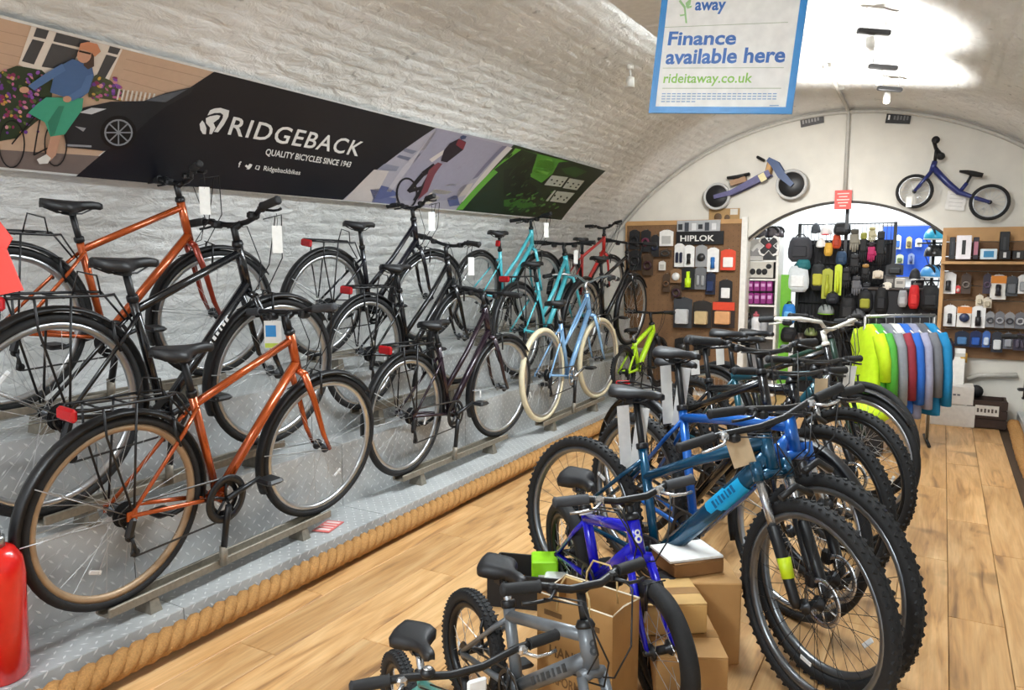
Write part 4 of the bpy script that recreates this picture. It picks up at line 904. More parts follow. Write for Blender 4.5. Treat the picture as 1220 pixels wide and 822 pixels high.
def carton(label, c, d, m, yaw=0., lid=True, label_m=None, cat='box', name='cardboard_box', tape=True, group=None, face=None):
    """a closed carton with its flaps and tape; c is the middle of its base"""
    t = thing(name, label, cat, c, (0, 0, yaw), group); x, y, z = d
    MB().box((0, 0, z/2), (x, y, z), bev=.004).build('carton', m, t)
    if lid:
        for s in (-1, 1): MB().box((0, s*(y/4), z+.0015), (x*.99, y/2-.003, .003)).build('flap', m, t)
    if tape: MB().box((0, 0, z+.0035), (x*1.002, .05*min(1, y/.2), .001)).build('tape', mat('parcel tape', '9C7444', .3), t)
    if face: face(t, d)
    return t
# ---- tall panel with accessories, left of the arch
PY = 7.62
def panel(label, r, Y, m, extra=None):
    c, w, h = rect(r, Y); t = thing('pegboard_panel', label, 'panel', c)
    MB().box((0, 0, 0), (w, .018, h)).build('board', m, t)
    for s in (-1, 1): MB().box((s*(w/2-.008), -.012, 0), (.016, .012, h)).build('edge_strip', PLY, t)
    MB().box((0, -.012, h/2-.022), (w, .014, .044)).build('top_rail', PLY, t)
    n = 0; mb = MB()
    for i in range(int(w/.05)):
        for j in range(int(h/.05)): mb.lathe([(.0035, 0), (.0035, .001)], (-w/2+.025+i*.05, -.0095, -h/2+.025+j*.05), 'y', 6)
    stuff(mb.build('peg_holes', BLACKM, t)); return t
panel('tall brown pegboard full of accessories left of the white post', (746, 264, 882, 470), PY, PEGB)
AY = 7.56
SIGNF = lambda c: Matrix.Translation(c)
c, w, h = rect((806, 276, 862, 291), 7.585); t = thing('brand_sign', 'black header sign lettered in white on the pegboard', 'sign', c); MB().box((0, 0, 0), (w, .012, h)).build('board', BLACK, t)
put_text(MB(), 'HIPLOK', h*.62, Matrix.Translation((-w*.42, -.0075, -h*.24)), width=w*.72, bold=.02).build('lettering', INK, t)
c, w, h = rect((807, 263, 858, 276), 7.585); t = thing('header_card', 'grey and white header card above the black sign on the pegboard', 'sign', c); MB().box((0, 0, 0), (w, .010, h)).build('board', col('A9ABAE'), t)
for k, (u, s_) in enumerate(((-.42, .5), (-.27, .75), (-.1, .6), (.05, .4), (.2, .7), (.36, .55))): MB().box((w*u, -.006, -h*.05), (w*.10, .004, h*s_)).build('print_mark', col(('2B2D31', '3A3E46', 'DADBDC')[k % 3]), t)
c, w, h = rect((845, 249, 881, 265), 7.63); t = thing('picture_card', 'small brown picture card on the end wall below the balance bike wheel', 'picture', c); MB().box((0, 0, 0), (w, .012, h)).build('card', col('A58352'), t)
MB().blob((-w*.2, -.006, -h*.1), (h*.28, .003, h*.3)).blob((w*.1, -.006, -h*.15), (h*.2, .003, h*.22)).build('print_mark', col('5A4228'), t); MB().box((w*.32, -.007, h*.25), (w*.24, .003, h*.4)).build('print_mark', col('CFCBC2'), t)
pack('white square price card high on the pegboard, left of the black sign', (786, 274, 802, 293), AY, 'E9E8E4', 'B9B9B6', 'box', depth=.006, wall=7.61)
pack('white card with navy glove hanging under the left end of the black sign', (804, 290, 815, 318), AY, 'E6E5E2', '23263C', 'pair', wall=7.61)
pack('white card with a black pump, above the neon yellow strap', (815, 292, 827, 318), AY, 'ECECEA', '1D1D1F', 'bulb', wall=7.61)
pack('neon yellow strap hanging on a black card on the pegboard', (812, 318, 828, 345), AY, '1E1E20', 'C8EE28', 'pump', wall=7.61, depth=.02)
pack('grey pack with a black lock on the pegboard', (829, 292, 842, 318), AY, '9A9B9C', '2A2B2D', 'round', wall=7.61)
pack('long grey folding strap below the grey lock pack', (828, 318, 841, 345), AY, '6F7072', 'A0A1A3', 'pair', wall=7.61, depth=.02)
pack('white card holding a blue pump on the pegboard', (843, 295, 856, 324), AY, 'EFEFED', '1F66AE', 'bulb', wall=7.61)
pack('navy blue sleeve pack below the blue pump', (841, 325, 852, 351), AY, '1C2238', '28365C', 'box', wall=7.61)
pack('orange red pack with white lower half on the pegboard', (859, 297, 876, 322), AY, 'D9482C', 'ECE9E4', 'box', wall=7.61, depth=.012)
pack('black pack with white window below the orange red one', (857, 333, 872, 359), AY, '19191B', 'E8E8E6', 'box', wall=7.61, depth=.012)
pack('round white pack in the middle of the pegboard', (799, 320, 812, 337), AY, '8A6A4A', 'E6E5E2', 'round', wall=7.61)
pack('small white label card left of the round white pack', (785, 311, 793, 322), AY, 'DEDCD6', 'C2BFB6', 'box', wall=7.61, depth=.005)
pack('grey boxed lock with black ring on top, lower left of three boxes', (803, 354, 824, 391), AY, '3E4044', 'C9CBCC', 'box', wall=7.61, depth=.07)
pack('tan boxed lamp, middle of the three boxes low on the pegboard', (826, 358, 847, 391), AY, '2A2624', 'C8B084', 'box', wall=7.61, depth=.07)
pack('orange and tan boxed lamp, right of the three boxes low on the pegboard', (849, 358, 875, 391), AY, '2C2220', 'D6A070', 'box', wall=7.61, depth=.07, band='D9482C')
pack('black round pack at the foot of the pegboard, left', (804, 402, 821, 424), AY, '1C1B1B', '2B2A2A', 'round', wall=7.61)
pack('black round pack at the foot of the pegboard, right', (827, 402, 846, 424), AY, '1D1C1C', '30302F', 'round', wall=7.61)
for k, (r, l, cc) in enumerate((((750, 274, 762, 297), 'black coiled cable lock at the top left corner of the pegboard', '18181A'), ((764, 274, 775, 300), 'black and pink coiled lock beside the top left lock', '6A2A44'), ((776, 280, 785, 306), 'dark blue coiled cable lock second row of the pegboard', '232A44'),
        ((750, 298, 764, 322), 'black chain lock hanging at the left edge of the pegboard', '1A1A1C'), ((766, 302, 778, 328), 'dark red tinted coiled lock left of the small white card', '3A2026'), ((786, 297, 800, 306), 'dark grey bracket above the small white label card', '3A3B3C'),
        ((790, 326, 798, 348), 'brown leather strap pack left of the round white pack', '6A4A30'), ((800, 340, 812, 356), 'dark plum coiled lock under the round white pack', '3A2430'), ((748, 324, 762, 352), 'black wound chain low at the left edge of the pegboard', '1B1B1D'))):
    pack(l, r, AY, '4A3828' if k > 3 else '222224', cc, 'coil', wall=7.61, depth=.035)
# ---- white post at the left of the arch
struct(MB().box((at(885, 340, 7.6).x, 7.612, (at(885, 255, 7.6).z)/2), (.055, .05, at(885, 262, 7.6).z)).build('trim_3', WHITE_GLOSS))

# ---- white display cabinet just inside the arch
CYB = 7.97; a, b = at(887, 283, CYB), at(924, 410, CYB); cw = b.x-a.x; ctop = a.z
t = thing('display_cabinet', 'white display cabinet of purple packs just inside the arch', 'cabinet', ((a.x+b.x)/2, CYB+.12, 0))
for s in (-1, 1): MB().box((s*(cw/2-.012), 0, ctop/2), (.024, .28, ctop)).build('side_panel', WHITE_GLOSS, t)
MB().box((0, .135, ctop/2), (cw-.05, .012, ctop-.02)).build('back_panel', col('8E8C8E'), t)
for yy in (311, 333, 364, 402): MB().box((0, 0, at(900, yy, CYB).z), (cw-.05, .27, .018)).build('shelf', WHITE_GLOSS, t)
MB().box((0, 0, .06), (cw-.05, .26, .1)).build('plinth', WHITE_GLOSS, t)
z = at(900, 331, CYB).z; c, w, h = rect((888, 312, 921, 331), CYB-.03)
t = thing('glove_display_card', 'grey card with black pads on the front of the white cabinet', 'sign', c); MB().box((0, 0, 0), (w, .01, h)).build('card', col('BDB9AF'), t)
for u in (-.22, 0, .2): MB().blob((w*u, -.008, -h*.12), (w*.10, .01, h*.2)).build('pad', BLACKM, t)
MB().blob((w*.34, -.008, h*.22), (w*.10, .01, h*.16)).build('pad', BLACKM, t)
c, w, h = rect((886, 285, 909, 310), CYB-.03); t = thing('poster_card', 'grey illustrated card at the top of the white cabinet', 'sign', c); MB().box((0, 0, 0), (w, .008, h)).build('card', col('B7B4B0'), t)
MB().prism([(-w*.45, -h*.3), (-w*.2, h*.05), (0, -h*.1), (w*.2, h*.1), (w*.45, -h*.3)], .003, Matrix.Translation((0, -.006, 0))).build('print_mark', col('7E7C7C'), t)
c, w, h = rect((904, 281, 928, 305), CYB-.06); t = thing('star_shaped_pad', 'black four-armed pad with a red centre and white outline on the cabinet', 'sign', c)
for nm, k, cc, dy in (('outline', 1.0, 'E4E2DE', 0), ('pad', .82, '1B1A1C', -.005)):
    P = [];
    for i in range(4):
        a0 = pi/4+i*pi/2
        for da, rr in ((-.34, .56), (0, .60), (.34, .56), (.80, .24)): P.append((w*rr*k*cos(a0+da), w*rr*k*sin(a0+da)))
    MB().prism(P, .006, Matrix.Translation((0, dy, 0))).build(nm, col(cc), t)
MB().blob((0, -.01, 0), (w*.14, .004, w*.14)).build('centre', col('B02A34'), t)
PG = 'purple packs in the white cabinet'
for i in range(4):
    for r_, (y0, y1) in enumerate(((335, 347), (349, 362))):
        c, w, h = rect((891+i*7.6, y0, 898+i*7.6, y1), CYB+.02); pos = ('first', 'second', 'third', 'fourth')[i]
        t = thing('purple_pack', 'magenta purple pack, %s from left in the %s row of the white cabinet' % (pos, ('upper', 'lower')[r_]), 'pack', (c.x, c.y, c.z), group=PG)
        MB().box((0, 0, 0), (w*.9, .05, h), bev=.006).build('pouch', col('8E2C7A'), t); MB().box((0, -.0265, h*.12), (w*.6, .002, h*.3)).build('print_mark', col('C99BC4'), t)
def bottle(label, x, ybot, ytop, Y, cc, capc, group=None):
    b0, t0 = at(x, ybot, Y), at(x, ytop, Y); H = t0.z-b0.z; t = thing('bottle', label, 'bottle', b0, group=group); r = H*.19
    MB().lathe([(r*.9, 0), (r, H*.04), (r, H*.30), (r*.86, H*.38), (r, H*.46), (r, H*.68), (r*.55, H*.80)], n=16).build('body', col(cc, .3), t)
    MB().lathe([(r*.6, H*.80), (r*.6, H*.9), (r*.28, H*.92), (r*.25, H)], n=14).build('cap', col(capc, .4), t)
bottle('white sports bottle with pink cap on the lowest shelf of the white cabinet', 900, 401, 371, CYB+.0, 'D8D8DA', 'B85A66'); bottle('black sports bottle on the lowest shelf of the white cabinet', 891, 401, 373, CYB+.02, '2A2C30', '1A1A1C'); bottle('clear grey sports bottle at the right of the cabinet shelf', 909, 401, 376, CYB+.02, 'A4A6AA', '55575A')
# ---- dark helmets on top of the cabinet
def helmet(label, p, cc, cc2, s=1., yaw=0., roll=0., group='cycle helmets', name='cycle_helmet'):
    t = thing(name, label, 'helmet', p, (0, roll, yaw), group)
    MB().blob((0, 0, 0), (.105*s, .145*s, .115*s), 18, 8, cut=(-.15, 1)).build('shell', col(cc, .3), t)
    for u in (-.05, 0, .05): MB().blob((u*s, -.02*s, .050*s), (.010*s, .115*s, .070*s), 8, 6).build('vent', col('101012', .8), t)
    MB().lathe([(.098*s, -.004), (.108*s, 0), (.098*s, .02)], (0, 0, -.02*s), n=18, R=Matrix.Diagonal((1, 1.36, 1)).to_3x3()).build('rim_band', col(cc2, .4), t)
    mb = MB()
    for u in (-1, 1): mb.tube([(u*.09*s, 0, -.02*s), (u*.06*s, -.03*s, -.11*s), (0, -.04*s, -.14*s)], .005*s, 5)
    mb.build('chin_strap', BLACKM, t); return t
ct = ctop
for k, (x, y, cc, l) in enumerate(((893, 276, '2A2A2D', 'dark grey helmet on the cabinet top next to the white post'), (908, 274, '363239', 'charcoal helmet in the middle of the cabinet top'), (922, 272, '4A4348', 'dusky brown helmet at the right of the cabinet top'))):
    p = at(x, y, CYB+.12); helmet(l, (p.x, p.y, ctop+.02), cc, '1A1A1C', .8, k*.5)

# ---- display grid, its goods
GX0, GX1, GY = -1.30, -.42, 8.3
t = thing('display_grid', 'black wire grid rack carrying bags, gloves and helmets inside the arch', 'rack', ((GX0+GX1)/2, GY, 0)); gw = GX1-GX0
for s in (-1, 0, 1): MB().box((s*gw/2, 0, .88), (.03, .03, 1.76)).build('upright', BLACK, t); MB().box((s*gw/2, 0, .015), (.04, .5, .03)).build('foot', BLACK, t)
for k in range(9): MB().tube([(-gw/2, 0, .15+k*.2), (gw/2, 0, .15+k*.2)], .006, 6).build('cross_bar', BLACK, t)
MB().box((-.0, .03, .80), (gw*1.0, .012, 1.58)).build('backing_board', col('1C1C1F', .8), t)
mb = MB()
for k in range(25): mb.tube([(-gw/2+gw*k/24, .006, .1), (-gw/2+gw*k/24, .006, 1.75)], .003, 5)
stuff(mb.build('grid_wires', BLACK, t))
IY = 8.19
def bag(label, r, Y, cc, cc2=None, cat='bag', name='hanging_bag', strap=True, group=None, wall=GY-.01, puff=.10):
    c, w, h = rect(r, Y); t = thing(name, label, cat, c, group=group); d = min(puff, w*.7)
    rings = []
    for i in range(7):
        u = i/6; k = .86+.14*sin(pi*min(1, u*1.3)); dz = -h/2+h*u*.92; kk = (.75 if i in (0, 6) else 1)
        rings.append([Vector((cos(a)*w/2*k*kk if abs(cos(a)) < .9 else math.copysign(w/2*k*kk*.96, cos(a)), sin(a)*d/2*kk, dz)) for a in [2*pi*j/12+.13 for j in range(12)]])
    MB().loft(rings).build('body', col(cc, .7), t)
    MB().box((0, -d/2*.9, -h*.12), (w*.6, d*.3, h*.42), bev=.012).build('pocket', col(cc2 or cc, .65), t)
    if strap: MB().tube([(-w*.2, 0, h*.40), (-w*.1, .01, h*.52), (w*.1, .01, h*.52), (w*.2, 0, h*.40)], .007, 6).build('strap', BLACKM, t)
    MB().tube([(0, .01, h*.52), (0, wall-Y, h*.53)], .003, 5).build('hook', STEEL, t); return t
def glove(label, r, Y, cc, cc2, group='gloves hanging on the display grid', wall=GY-.01):
    c, w, h = rect(r, Y); t = thing('glove', label, 'glove', c, group=group); mb = MB()
    mb.box((0, 0, h*.05), (w*.8, .03, h*.42), bev=.01)
    for i in range(4): mb.tube([(-w*.3+i*w*.2, 0, -h*.14), (-w*.32+i*w*.21, -.004, -h*(.42 if i in (0, 3) else .5))], [w*.11, w*.08], 7)
    mb.tube([(w*.36, 0, h*.02), (w*.52, -.006, -h*.18)], [w*.12, w*.09], 7); mb.build('hand', col(cc, .7), t)
    MB().box((0, 0, h*.36), (w*.7, .034, h*.22), bev=.01).build('cuff', col(cc2, .7), t); hook(t, h*.94, wall-Y)
def cap(label, r, Y, cc, cc2, group=None):
    c, w, h = rect(r, Y); t = thing('cycling_cap', label, 'cap', c, group=group)
    MB().blob((0, 0, -h*.2), (w*.46, w*.46, h*.75), 16, 7, cut=(0, 1)).build('crown', col(cc, .7), t); MB().blob((0, -w*.5, -h*.22), (w*.34, w*.30, .008), 14, 4).build('peak', col(cc2, .7), t); hook(t, h*.5, GY-.01-Y)
bag('dark grey messenger bag with neon trim at the upper left of the display grid', (939, 280, 968, 312), IY, '36363C', '2A2A30'); bag('teal pouch below the grey messenger bag', (948, 308, 966, 322), IY-.02, '1E6A70')
bag('white net bag at the left of the display grid', (938, 314, 964, 348), IY-.03, 'D6DCE0', 'EDEFF0'); bag('black and yellow tool bag beside the white net bag', (966, 312, 983, 346), IY, '26282A', 'B9B53A')
MBN = lambda l, r, cc, Y=IY-.04: pack(l, r, Y, cc, cc, 'pump', wall=GY-.01, depth=.03, cat='strap', name='reflective_strip')
MBN('olive yellow rolled strip hanging in the middle of the display grid', (980, 320, 991, 356), 'A9AE30'); MBN('narrow neon yellow strip right of the olive one', (995, 315, 1002, 352), 'C6D62C')
cap('white cap with red front at the top of the display grid', (977, 268, 992, 284), IY, 'E8E4E2', 'C8343A'); cap('dark grey cap left of the white and red cap', (966, 266, 978, 282), IY, '3A3F46', '2A2C30'); cap('white cap over an orange bag on the display grid', (972, 284, 984, 298), IY, 'EFEDEA', 'E2E0DC')
bag('orange red pouch at the top middle of the display grid', (992, 278, 1002, 296), IY, 'D0502C', 'B8442A', strap=False); bag('mustard yellow pouch under the white caps', (982, 288, 992, 305), IY, 'D8A83C', strap=False); bag('navy blue pouch under the orange red pouch', (996, 298, 1009, 316), IY, '27405C', strap=False)
bag('black boxed bag at the top of the display grid', (993, 264, 1014, 280), IY-.03, '1A1A1C', '303034', strap=False)
for k, (r, a_, b_, l) in enumerate((((1012, 272, 1024, 300), '8A8578', '4A463E', 'grey brown glove at the top right of the display grid'), ((1024, 276, 1033, 312), '1B1B1D', '8A8A3A', 'black glove with olive cuff on the display grid'), ((1034, 270, 1044, 288), 'B9B294', 'A09868', 'pale beige glove high on the display grid'), ((1033, 288, 1043, 312), 'B0285E', '2A1A22', 'pink glove in the middle of the hanging gloves'),
        ((1044, 274, 1054, 318), '19191B', '232326', 'long black glove by the blue pegboard'), ((1012, 302, 1024, 326), '202022', '2A2A2C', 'black glove below the grey brown glove'), ((1026, 314, 1036, 334), '242426', 'A47A3C', 'black glove with tan cuff'), ((1003, 318, 1013, 344), '1C1C1E', '2C2C30', 'black glove right of the neon strip'),
        ((1014, 328, 1026, 352), '6A6A6E', '3A3A3E', 'grey glove in the lower row of gloves'), ((1026, 336, 1038, 360), '4E4E54', '2A2A2E', 'charcoal glove at the end of the lower row of gloves'))): glove(l, r, IY-.05, a_, b_)
c, w, h = rect((925, 347, 940, 406), IY-.05); t = thing('green_board', 'lime green upright board left of the blue bag', 'board', (c.x, c.y, 0)); MB().box((0, 0, .62), (w, .02, 1.24)).build('board', col('6DB32E'), t); MB().box((0, .03, .01), (w, .2, .02)).build('foot', BLACK, t)
bag('bright blue pouch with yellow trim beside the green board', (932, 360, 948, 386), IY-.10, '2A7FD0', '6AB0E4'); bag('black pouch below the bright blue pouch', (930, 388, 950, 408), IY-.10, '1A1A1E', strap=False)
def gh(label, x, y, cc, c2, Y=IY-.08, s=.72, yaw=.3): helmet(label, at(x, y, Y), cc, c2, s, yaw)
gh('grey helmet with neon green front on the display grid', 984, 372, '8E9492', '9BE028'); gh('small white and black helmet left of the neon green one', 958, 382, 'D8D8DA', '2A2A2C', s=.6); gh('olive green helmet below the white and black helmet', 966, 398, '6E7A4A', '2A2A24', s=.6); gh('black helmet in the centre of the display grid', 1003, 392, '1A1A1C', '2A2A2C', s=.8); gh('dark brown helmet low on the display grid', 953, 404, '3E342E', '1A1A1A', s=.6)
gh('grey mesh helmet above the black bags', 1022, 376, '5E6064', '2A2A2C', s=.65); gh('glossy black helmet below the grey mesh helmet', 1018, 404, '151517', '3A3A3C', s=.8)
for r, cc, c2, l in (((1000, 352, 1020, 384), '18181A', '242426', 'black saddle bag in the middle of the display grid'), ((1022, 344, 1040, 372), '1D1D20', '9A9A2E', 'black saddle bag with yellow stripe'), ((1042, 340, 1058, 374), '161618', '1E1E22', 'black pannier behind the clothing rail'),
                      ((1036, 376, 1056, 404), '19191B', '232326', 'black backpack low beside the clothing rail'), ((1022, 392, 1040, 424), '1B1B1D', '28282A', 'black backpack below the helmets'), ((984, 348, 1000, 362), '20222A', '2A2C34', 'dark slate pouch above the neon green helmet')): bag(l, r, IY-.09, cc, c2)
for k, (r, cc, l) in enumerate((((1040, 322, 1052, 332), 'D8CBB8', 'beige box on the display grid right of the gloves'), ((1052, 336, 1062, 347), 'E4DCCB', 'cream box below the beige box'), ((1056, 314, 1076, 328), '1E1E20', 'black box in front of the blue pegboard'))):
    pack(l, r, IY-.06, cc, cc, 'box', wall=GY-.01, depth=.05)
# ---- blue pegboard in the back room and the goods by it
QY = 9.86; c, w, h = rect((1053, 270, 1106, 330), QY); t = thing('blue_pegboard', 'bright blue tool pegboard on the back room wall', 'panel', c); MB().box((0, 0, 0), (w, .03, h)).build('board', col('1E50B8', .5), t); MB().box((0, .02, h/2+.01), (w+.04, .05, .02)).build('top_rail', STEEL, t)
for r, cc, pc, k_, l in (((1066, 280, 1073, 297), 'E8ECF0', '3A6AC0', 'box', 'white tool card on the blue pegboard, left'), ((1080, 282, 1086, 296), 'C9B67A', '6A5A3A', 'box', 'brass coloured tool card on the blue pegboard'), ((1055, 303, 1060, 315), 'DCE2EA', '8AA0C0', 'box', 'small white card at the lower left of the blue pegboard'), ((1068, 303, 1076, 314), 'B9BFA0', '5A6A4A', 'box', 'grey green card at the bottom of the blue pegboard'), ((1091, 284, 1098, 294), 'F0F0EE', 'D8D8D8', 'round', 'white round spool on the blue pegboard'), ((1082, 302, 1089, 315), '7E8CB0', '2A3A6A', 'pump', 'steel tool at the lower right of the blue pegboard')):
    pack(l, r, QY-.07, cc, pc, k_, wall=QY-.012)
RY = 8.1
t = thing('helmet_stand', 'black helmet stand by the right side of the arch', 'stand', (at(1112, 300, RY).x, RY+.05, 0)); MB().lathe([(.16, 0), (.16, .015), (.02, .03)], n=20).build('base', BLACK, t); MB().tube([(0, 0, .02), (0, 0, 1.62)], .014, 8).build('pole', BLACK, t)
for zz in (.95, 1.2, 1.55): MB().tube([(-.14, 0, zz), (.14, 0, zz)], .008, 6).build('arm', BLACK, t)
helmet('cyan blue helmet at the top of the helmet stand', at(1114, 283, RY-.02), '2AA6CE', 'D8E8EE', .85, .4); helmet('black helmet with white mark on the helmet stand', at(1113, 303, RY-.02), '1C1C1E', '2C2C2E', .8, .2)
helmet('blue and white patterned helmet on the helmet stand', at(1110, 328, RY-.04), '4A90C8', 'E8EEF2', .85, .6)
bag('scarlet red dry bag hanging by the clothing rail', (1083, 337, 1095, 368), RY-.1, 'C41E22', 'D02A2A', strap=False, wall=RY+.04); bag('black rucksack on the helmet stand', (1097, 337, 1119, 370), RY-.08, '1A1B1D', '232427', wall=RY+.04)
cap('black and white cap above the scarlet dry bag', (1083, 320, 1097, 338), RY-.1, '26262A', 'E4E4E2'); bag('white and grey shoe bag left of the scarlet dry bag', (1070, 344, 1081, 366), RY-.1, '9A9B9E', 'B4B5B8', strap=False, wall=RY+.04)
# dark counter behind the jackets, goods on it
CT = at(1082, 346, 8.15); t = thing('display_counter', 'dark display counter behind the clothing rail', 'counter', (CT.x, 8.25, 0)); MB().box((0, 0, CT.z/2), (.66, .30, CT.z), bev=.006).build('body', col('222226', .7), t); MB().box((0, 0, CT.z+.012), (.70, .34, .024), bev=.006).build('top', col('3A302A', .5), t)
for k, (x_, w_, h_, cc, l) in enumerate(((1060, .10, .12, '4E4A48', 'grey brown box on the dark counter, left end'), (1072, .09, .09, 'C9C4BA', 'cream box in the middle of the dark counter'), (1093, .11, .07, '26262A', 'flat black box at the right of the dark counter'))):
    t = thing('product_box', l, 'box', (at(x_, 340, 8.22).x, 8.22, CT.z+.024)); MB().box((0, 0, h_/2), (w_, .12, h_), bev=.004).build('carton', col(cc), t); MB().box((0, -.0608, h_*.55), (w_*.6, .001, h_*.3)).build('print_mark', col('8A8680'), t)
# black post and red notice on the crown of the arch
struct(MB().box((at(1010, 250, 7.8).x, 7.79, 1.83), (.03, .03, .30)).build('trim_4', BLACK))
c, w, h = rect((995, 227, 1014, 249), 7.62); t = thing('red_notice', 'small red notice on the end wall above the arch', 'notice', c); MB().box((0, 0, 0), (w, .012, h)).build('sheet', col('D8493F'), t)
for k in range(5): MB().box((0, -.007, h*(.32-.16*k)), (w*(.7, .5, .74, .6, .4)[k], .002, h*.055)).build('print_line', col('F0C8C0'), t)
for r, rot, l, dark in (((954, 139, 981, 148), .14, 'dark grey name plate high on the end wall, left of the pipe', '4A4848'), ((1056, 135, 1085, 146), -.13, 'black name plate with white mark high on the end wall, right of the pipe', '1A1A1A')):
    c, w, h = rect(r, 7.63); t = thing('name_plate', l, 'sign', c, (0, -rot, 0)); MB().box((0, 0, 0), (w, .014, h)).build('board', col(dark), t)
    for k in range(6): MB().box((-w*.38+w*.13*k+(w*.1 if dark == '1A1A1A' and k else 0), -.008, 0), (w*.075, .002, h*(.34 if k % 2 else .42))).build('print_mark', col('9A9896' if dark != '1A1A1A' else ('E8E8E8' if k == 0 else '6A6A6A')), t)
c, w, h = rect((1128, 228, 1150, 250), 7.635); t = thing('paper_sheet', 'white paper sheet taped to the end wall under the right balance bike', 'paper', c, (0, .12, 0)); MB().box((0, 0, 0), (w, .004, h)).build('sheet', col('E6E3DE', .7), t)
for k in range(4): MB().box((0, -.003, h*(.3-.2*k)), (w*.7, .002, h*.03)).build('print_line', col('BDBAB6'), t)

# ---- two balance bikes on the end wall
WY = 7.55
def wheel_flat(p, R, tyre_m, hub_m, tw=.03, spokes=True, parent=None, disc=None):
    d = {}; w = MB().lathe([(R*.80, -tw*.4), (R*.84, -tw*.7), (R*.94, -tw*.85), (R, 0), (R*.94, tw*.85), (R*.84, tw*.7), (R*.80, tw*.4)], axis='y', n=36, closed=True).build('wheel', tyre_m, parent, Matrix.Translation(p))
    if disc: MB().lathe([(.004, -.010), (R*.78, -.014), (R*.82, -.006), (R*.82, .006), (.004, .01)], axis='y', n=32).build('wheel_disc', disc, w)
    else:
        MB().lathe([(R*.76, -.010), (R*.82, -.014), (R*.82, .014), (R*.76, .01)], axis='y', n=32, closed=True).build('rim', RIM_SIL, w)
        mb = MB()
        for i in range(16): a = i*pi/8; mb.tube([(0, .01*(-1)**i, 0), (cos(a)*R*.78, 0, sin(a)*R*.78)], .0018, 4, cap=False)
        stuff(mb.build('spokes', SPOKE, w))
    MB().lathe([(.004, -.03), (.018, -.028), (.018, .028), (.004, .03)], axis='y', n=12).build('hub', hub_m, w); return w
D = lambda x, y, o: Vector(at(x, y, WY))-o
# wooden one, left
o = Vector(at(895, 225, WY)); PLYB = mat('purple stained plywood', '57557E', .5, var=.1, nscale=20); PLYD = mat('blue stained plywood', '27406C', .45, var=.1, nscale=20)
bb = thing('balance_bike', 'wooden balance bike with grey foam tyres hung on the left of the end wall', 'balance bike', o, group='balance bikes on the end wall')
r1, r2 = D(854, 234, o), D(943, 220, o); wheel_flat(r1, .133, TYRE_GREY, DARKALLOY, .034, parent=bb, disc=BLACK); wheel_flat(r2, .143, TYRE_GREY, DARKALLOY, .034, parent=bb, disc=BLACK)
def plank_pts(pts, ht, th, y): # a shaped board along pts
    up = [(p.x+ht*n_[0], p.z+ht*n_[1]) for p, n_ in pts]; dn = [(p.x-ht*n_[0], p.z-ht*n_[1]) for p, n_ in pts]; return up, dn
def board(pts, ht, th, y, m, name):
    mb = MB(); n = len(pts)
    L = []
    for i in range(n):
        d_ = (pts[min(i+1, n-1)]-pts[max(i-1, 0)]).normalized(); nv = Vector((-d_.z, 0, d_.x)); L.append((pts[i]+nv*ht[i], pts[i]-nv*ht[i]))
    for (a, b), (c_, d_) in zip(L, L[1:]): mb.prism([(a.x, a.z), (b.x, b.z), (d_.x, d_.z), (c_.x, c_.z)], th, Matrix.Translation((0, y, 0)))
    return mb.build(name, m, bb)
for y in (-.05, .05): board([D(852, 235, o), D(872, 230, o), D(888, 222, o), D(905, 213, o), D(918, 206, o)], [.018, .024, .030, .034, .030], .016, y, PLYB, 'frame_board')
for y in (-.045, .045): board([D(916, 190, o), D(924, 196, o), D(932, 209, o), D(945, 221, o)], [.02, .036, .036, .020], .016, y, PLYD, 'fork_board')
MB().box((D(917, 199, o)), (.05, .10, .14), Matrix.Rotation(.2, 3, 'Y'), bev=.01).build('head_block', col('B48A54'), bb)
MB().tube([D(906, 189, o)+Vector((0, -.13, 0)), D(910, 191, o), D(906, 189, o)+Vector((0, .05, 0))], .014, 8).build('handlebar', BLACK, bb)
MB().tube([D(867, 212, o), D(880, 211, o), D(893, 207, o)], [.014, .022, .014], 10, flat=(1, 3.2)).build('saddle', BLACKM, bb); MB().box(D(880, 216, o), (.15, .08, .05), Matrix.Rotation(-.25, 3, 'Y')).build('seat_block', col('9C7A5C'), bb)
MB().box(D(910, 212, o)+Vector((0, -.065, 0)), (.06, .003, .075), Matrix.Rotation(-.5, 3, 'Y')).build('card', col('D8CC9C'), bb)
for q in (D(862, 240, o), D(938, 228, o)): MB().tube([q+Vector((0, .03, 0)), q+Vector((0, .09, 0))], .008, 6).build('wall_peg', STEEL, bb)
# blue one, right
o = Vector(at(1135, 215, WY)); NAVY = mat('navy blue paint', '26306E', .3, .1, coat=.4)
bb = thing('balance_bike', 'navy blue metal balance bike hung on the right of the end wall', 'balance bike', o, group='balance bikes on the end wall')
r1, r2 = D(1089.5, 228, o), D(1179, 241, o); wheel_flat(r1, .148, TYRE, DARKALLOY, .026, parent=bb); wheel_flat(r2, .150, TYRE, DARKALLOY, .026, parent=bb)
hd0, hd1 = D(1114, 192, o), D(1110, 204, o)
mb = MB(); mb.tube([hd0, hd1], .022, 10); mb.tube([hd1+Vector((.01, 0, .03)), D(1128, 217, o), D(1142, 229, o), D(1160, 235, o), r2+Vector((0, -.04, 0))], [.022, .022, .020, .014, .012], 10, flat=(1.2, 1)); mb.tube([D(1142, 229, o), D(1160, 236, o), r2+Vector((0, .04, 0))], [.014, .013, .012], 8)
mb.tube([D(1144, 228, o), D(1152, 218, o)], .016, 8); mb.build('frame', NAVY, bb)
mb = MB()
for y in (-.04, .04): mb.tube([hd1+Vector((0, y*.6, 0)), D(1100, 216, o)+Vector((0, y, 0)), r1+Vector((0, y, 0))], [.016, .015, .012], 8)
mb.build('fork', NAVY, bb)
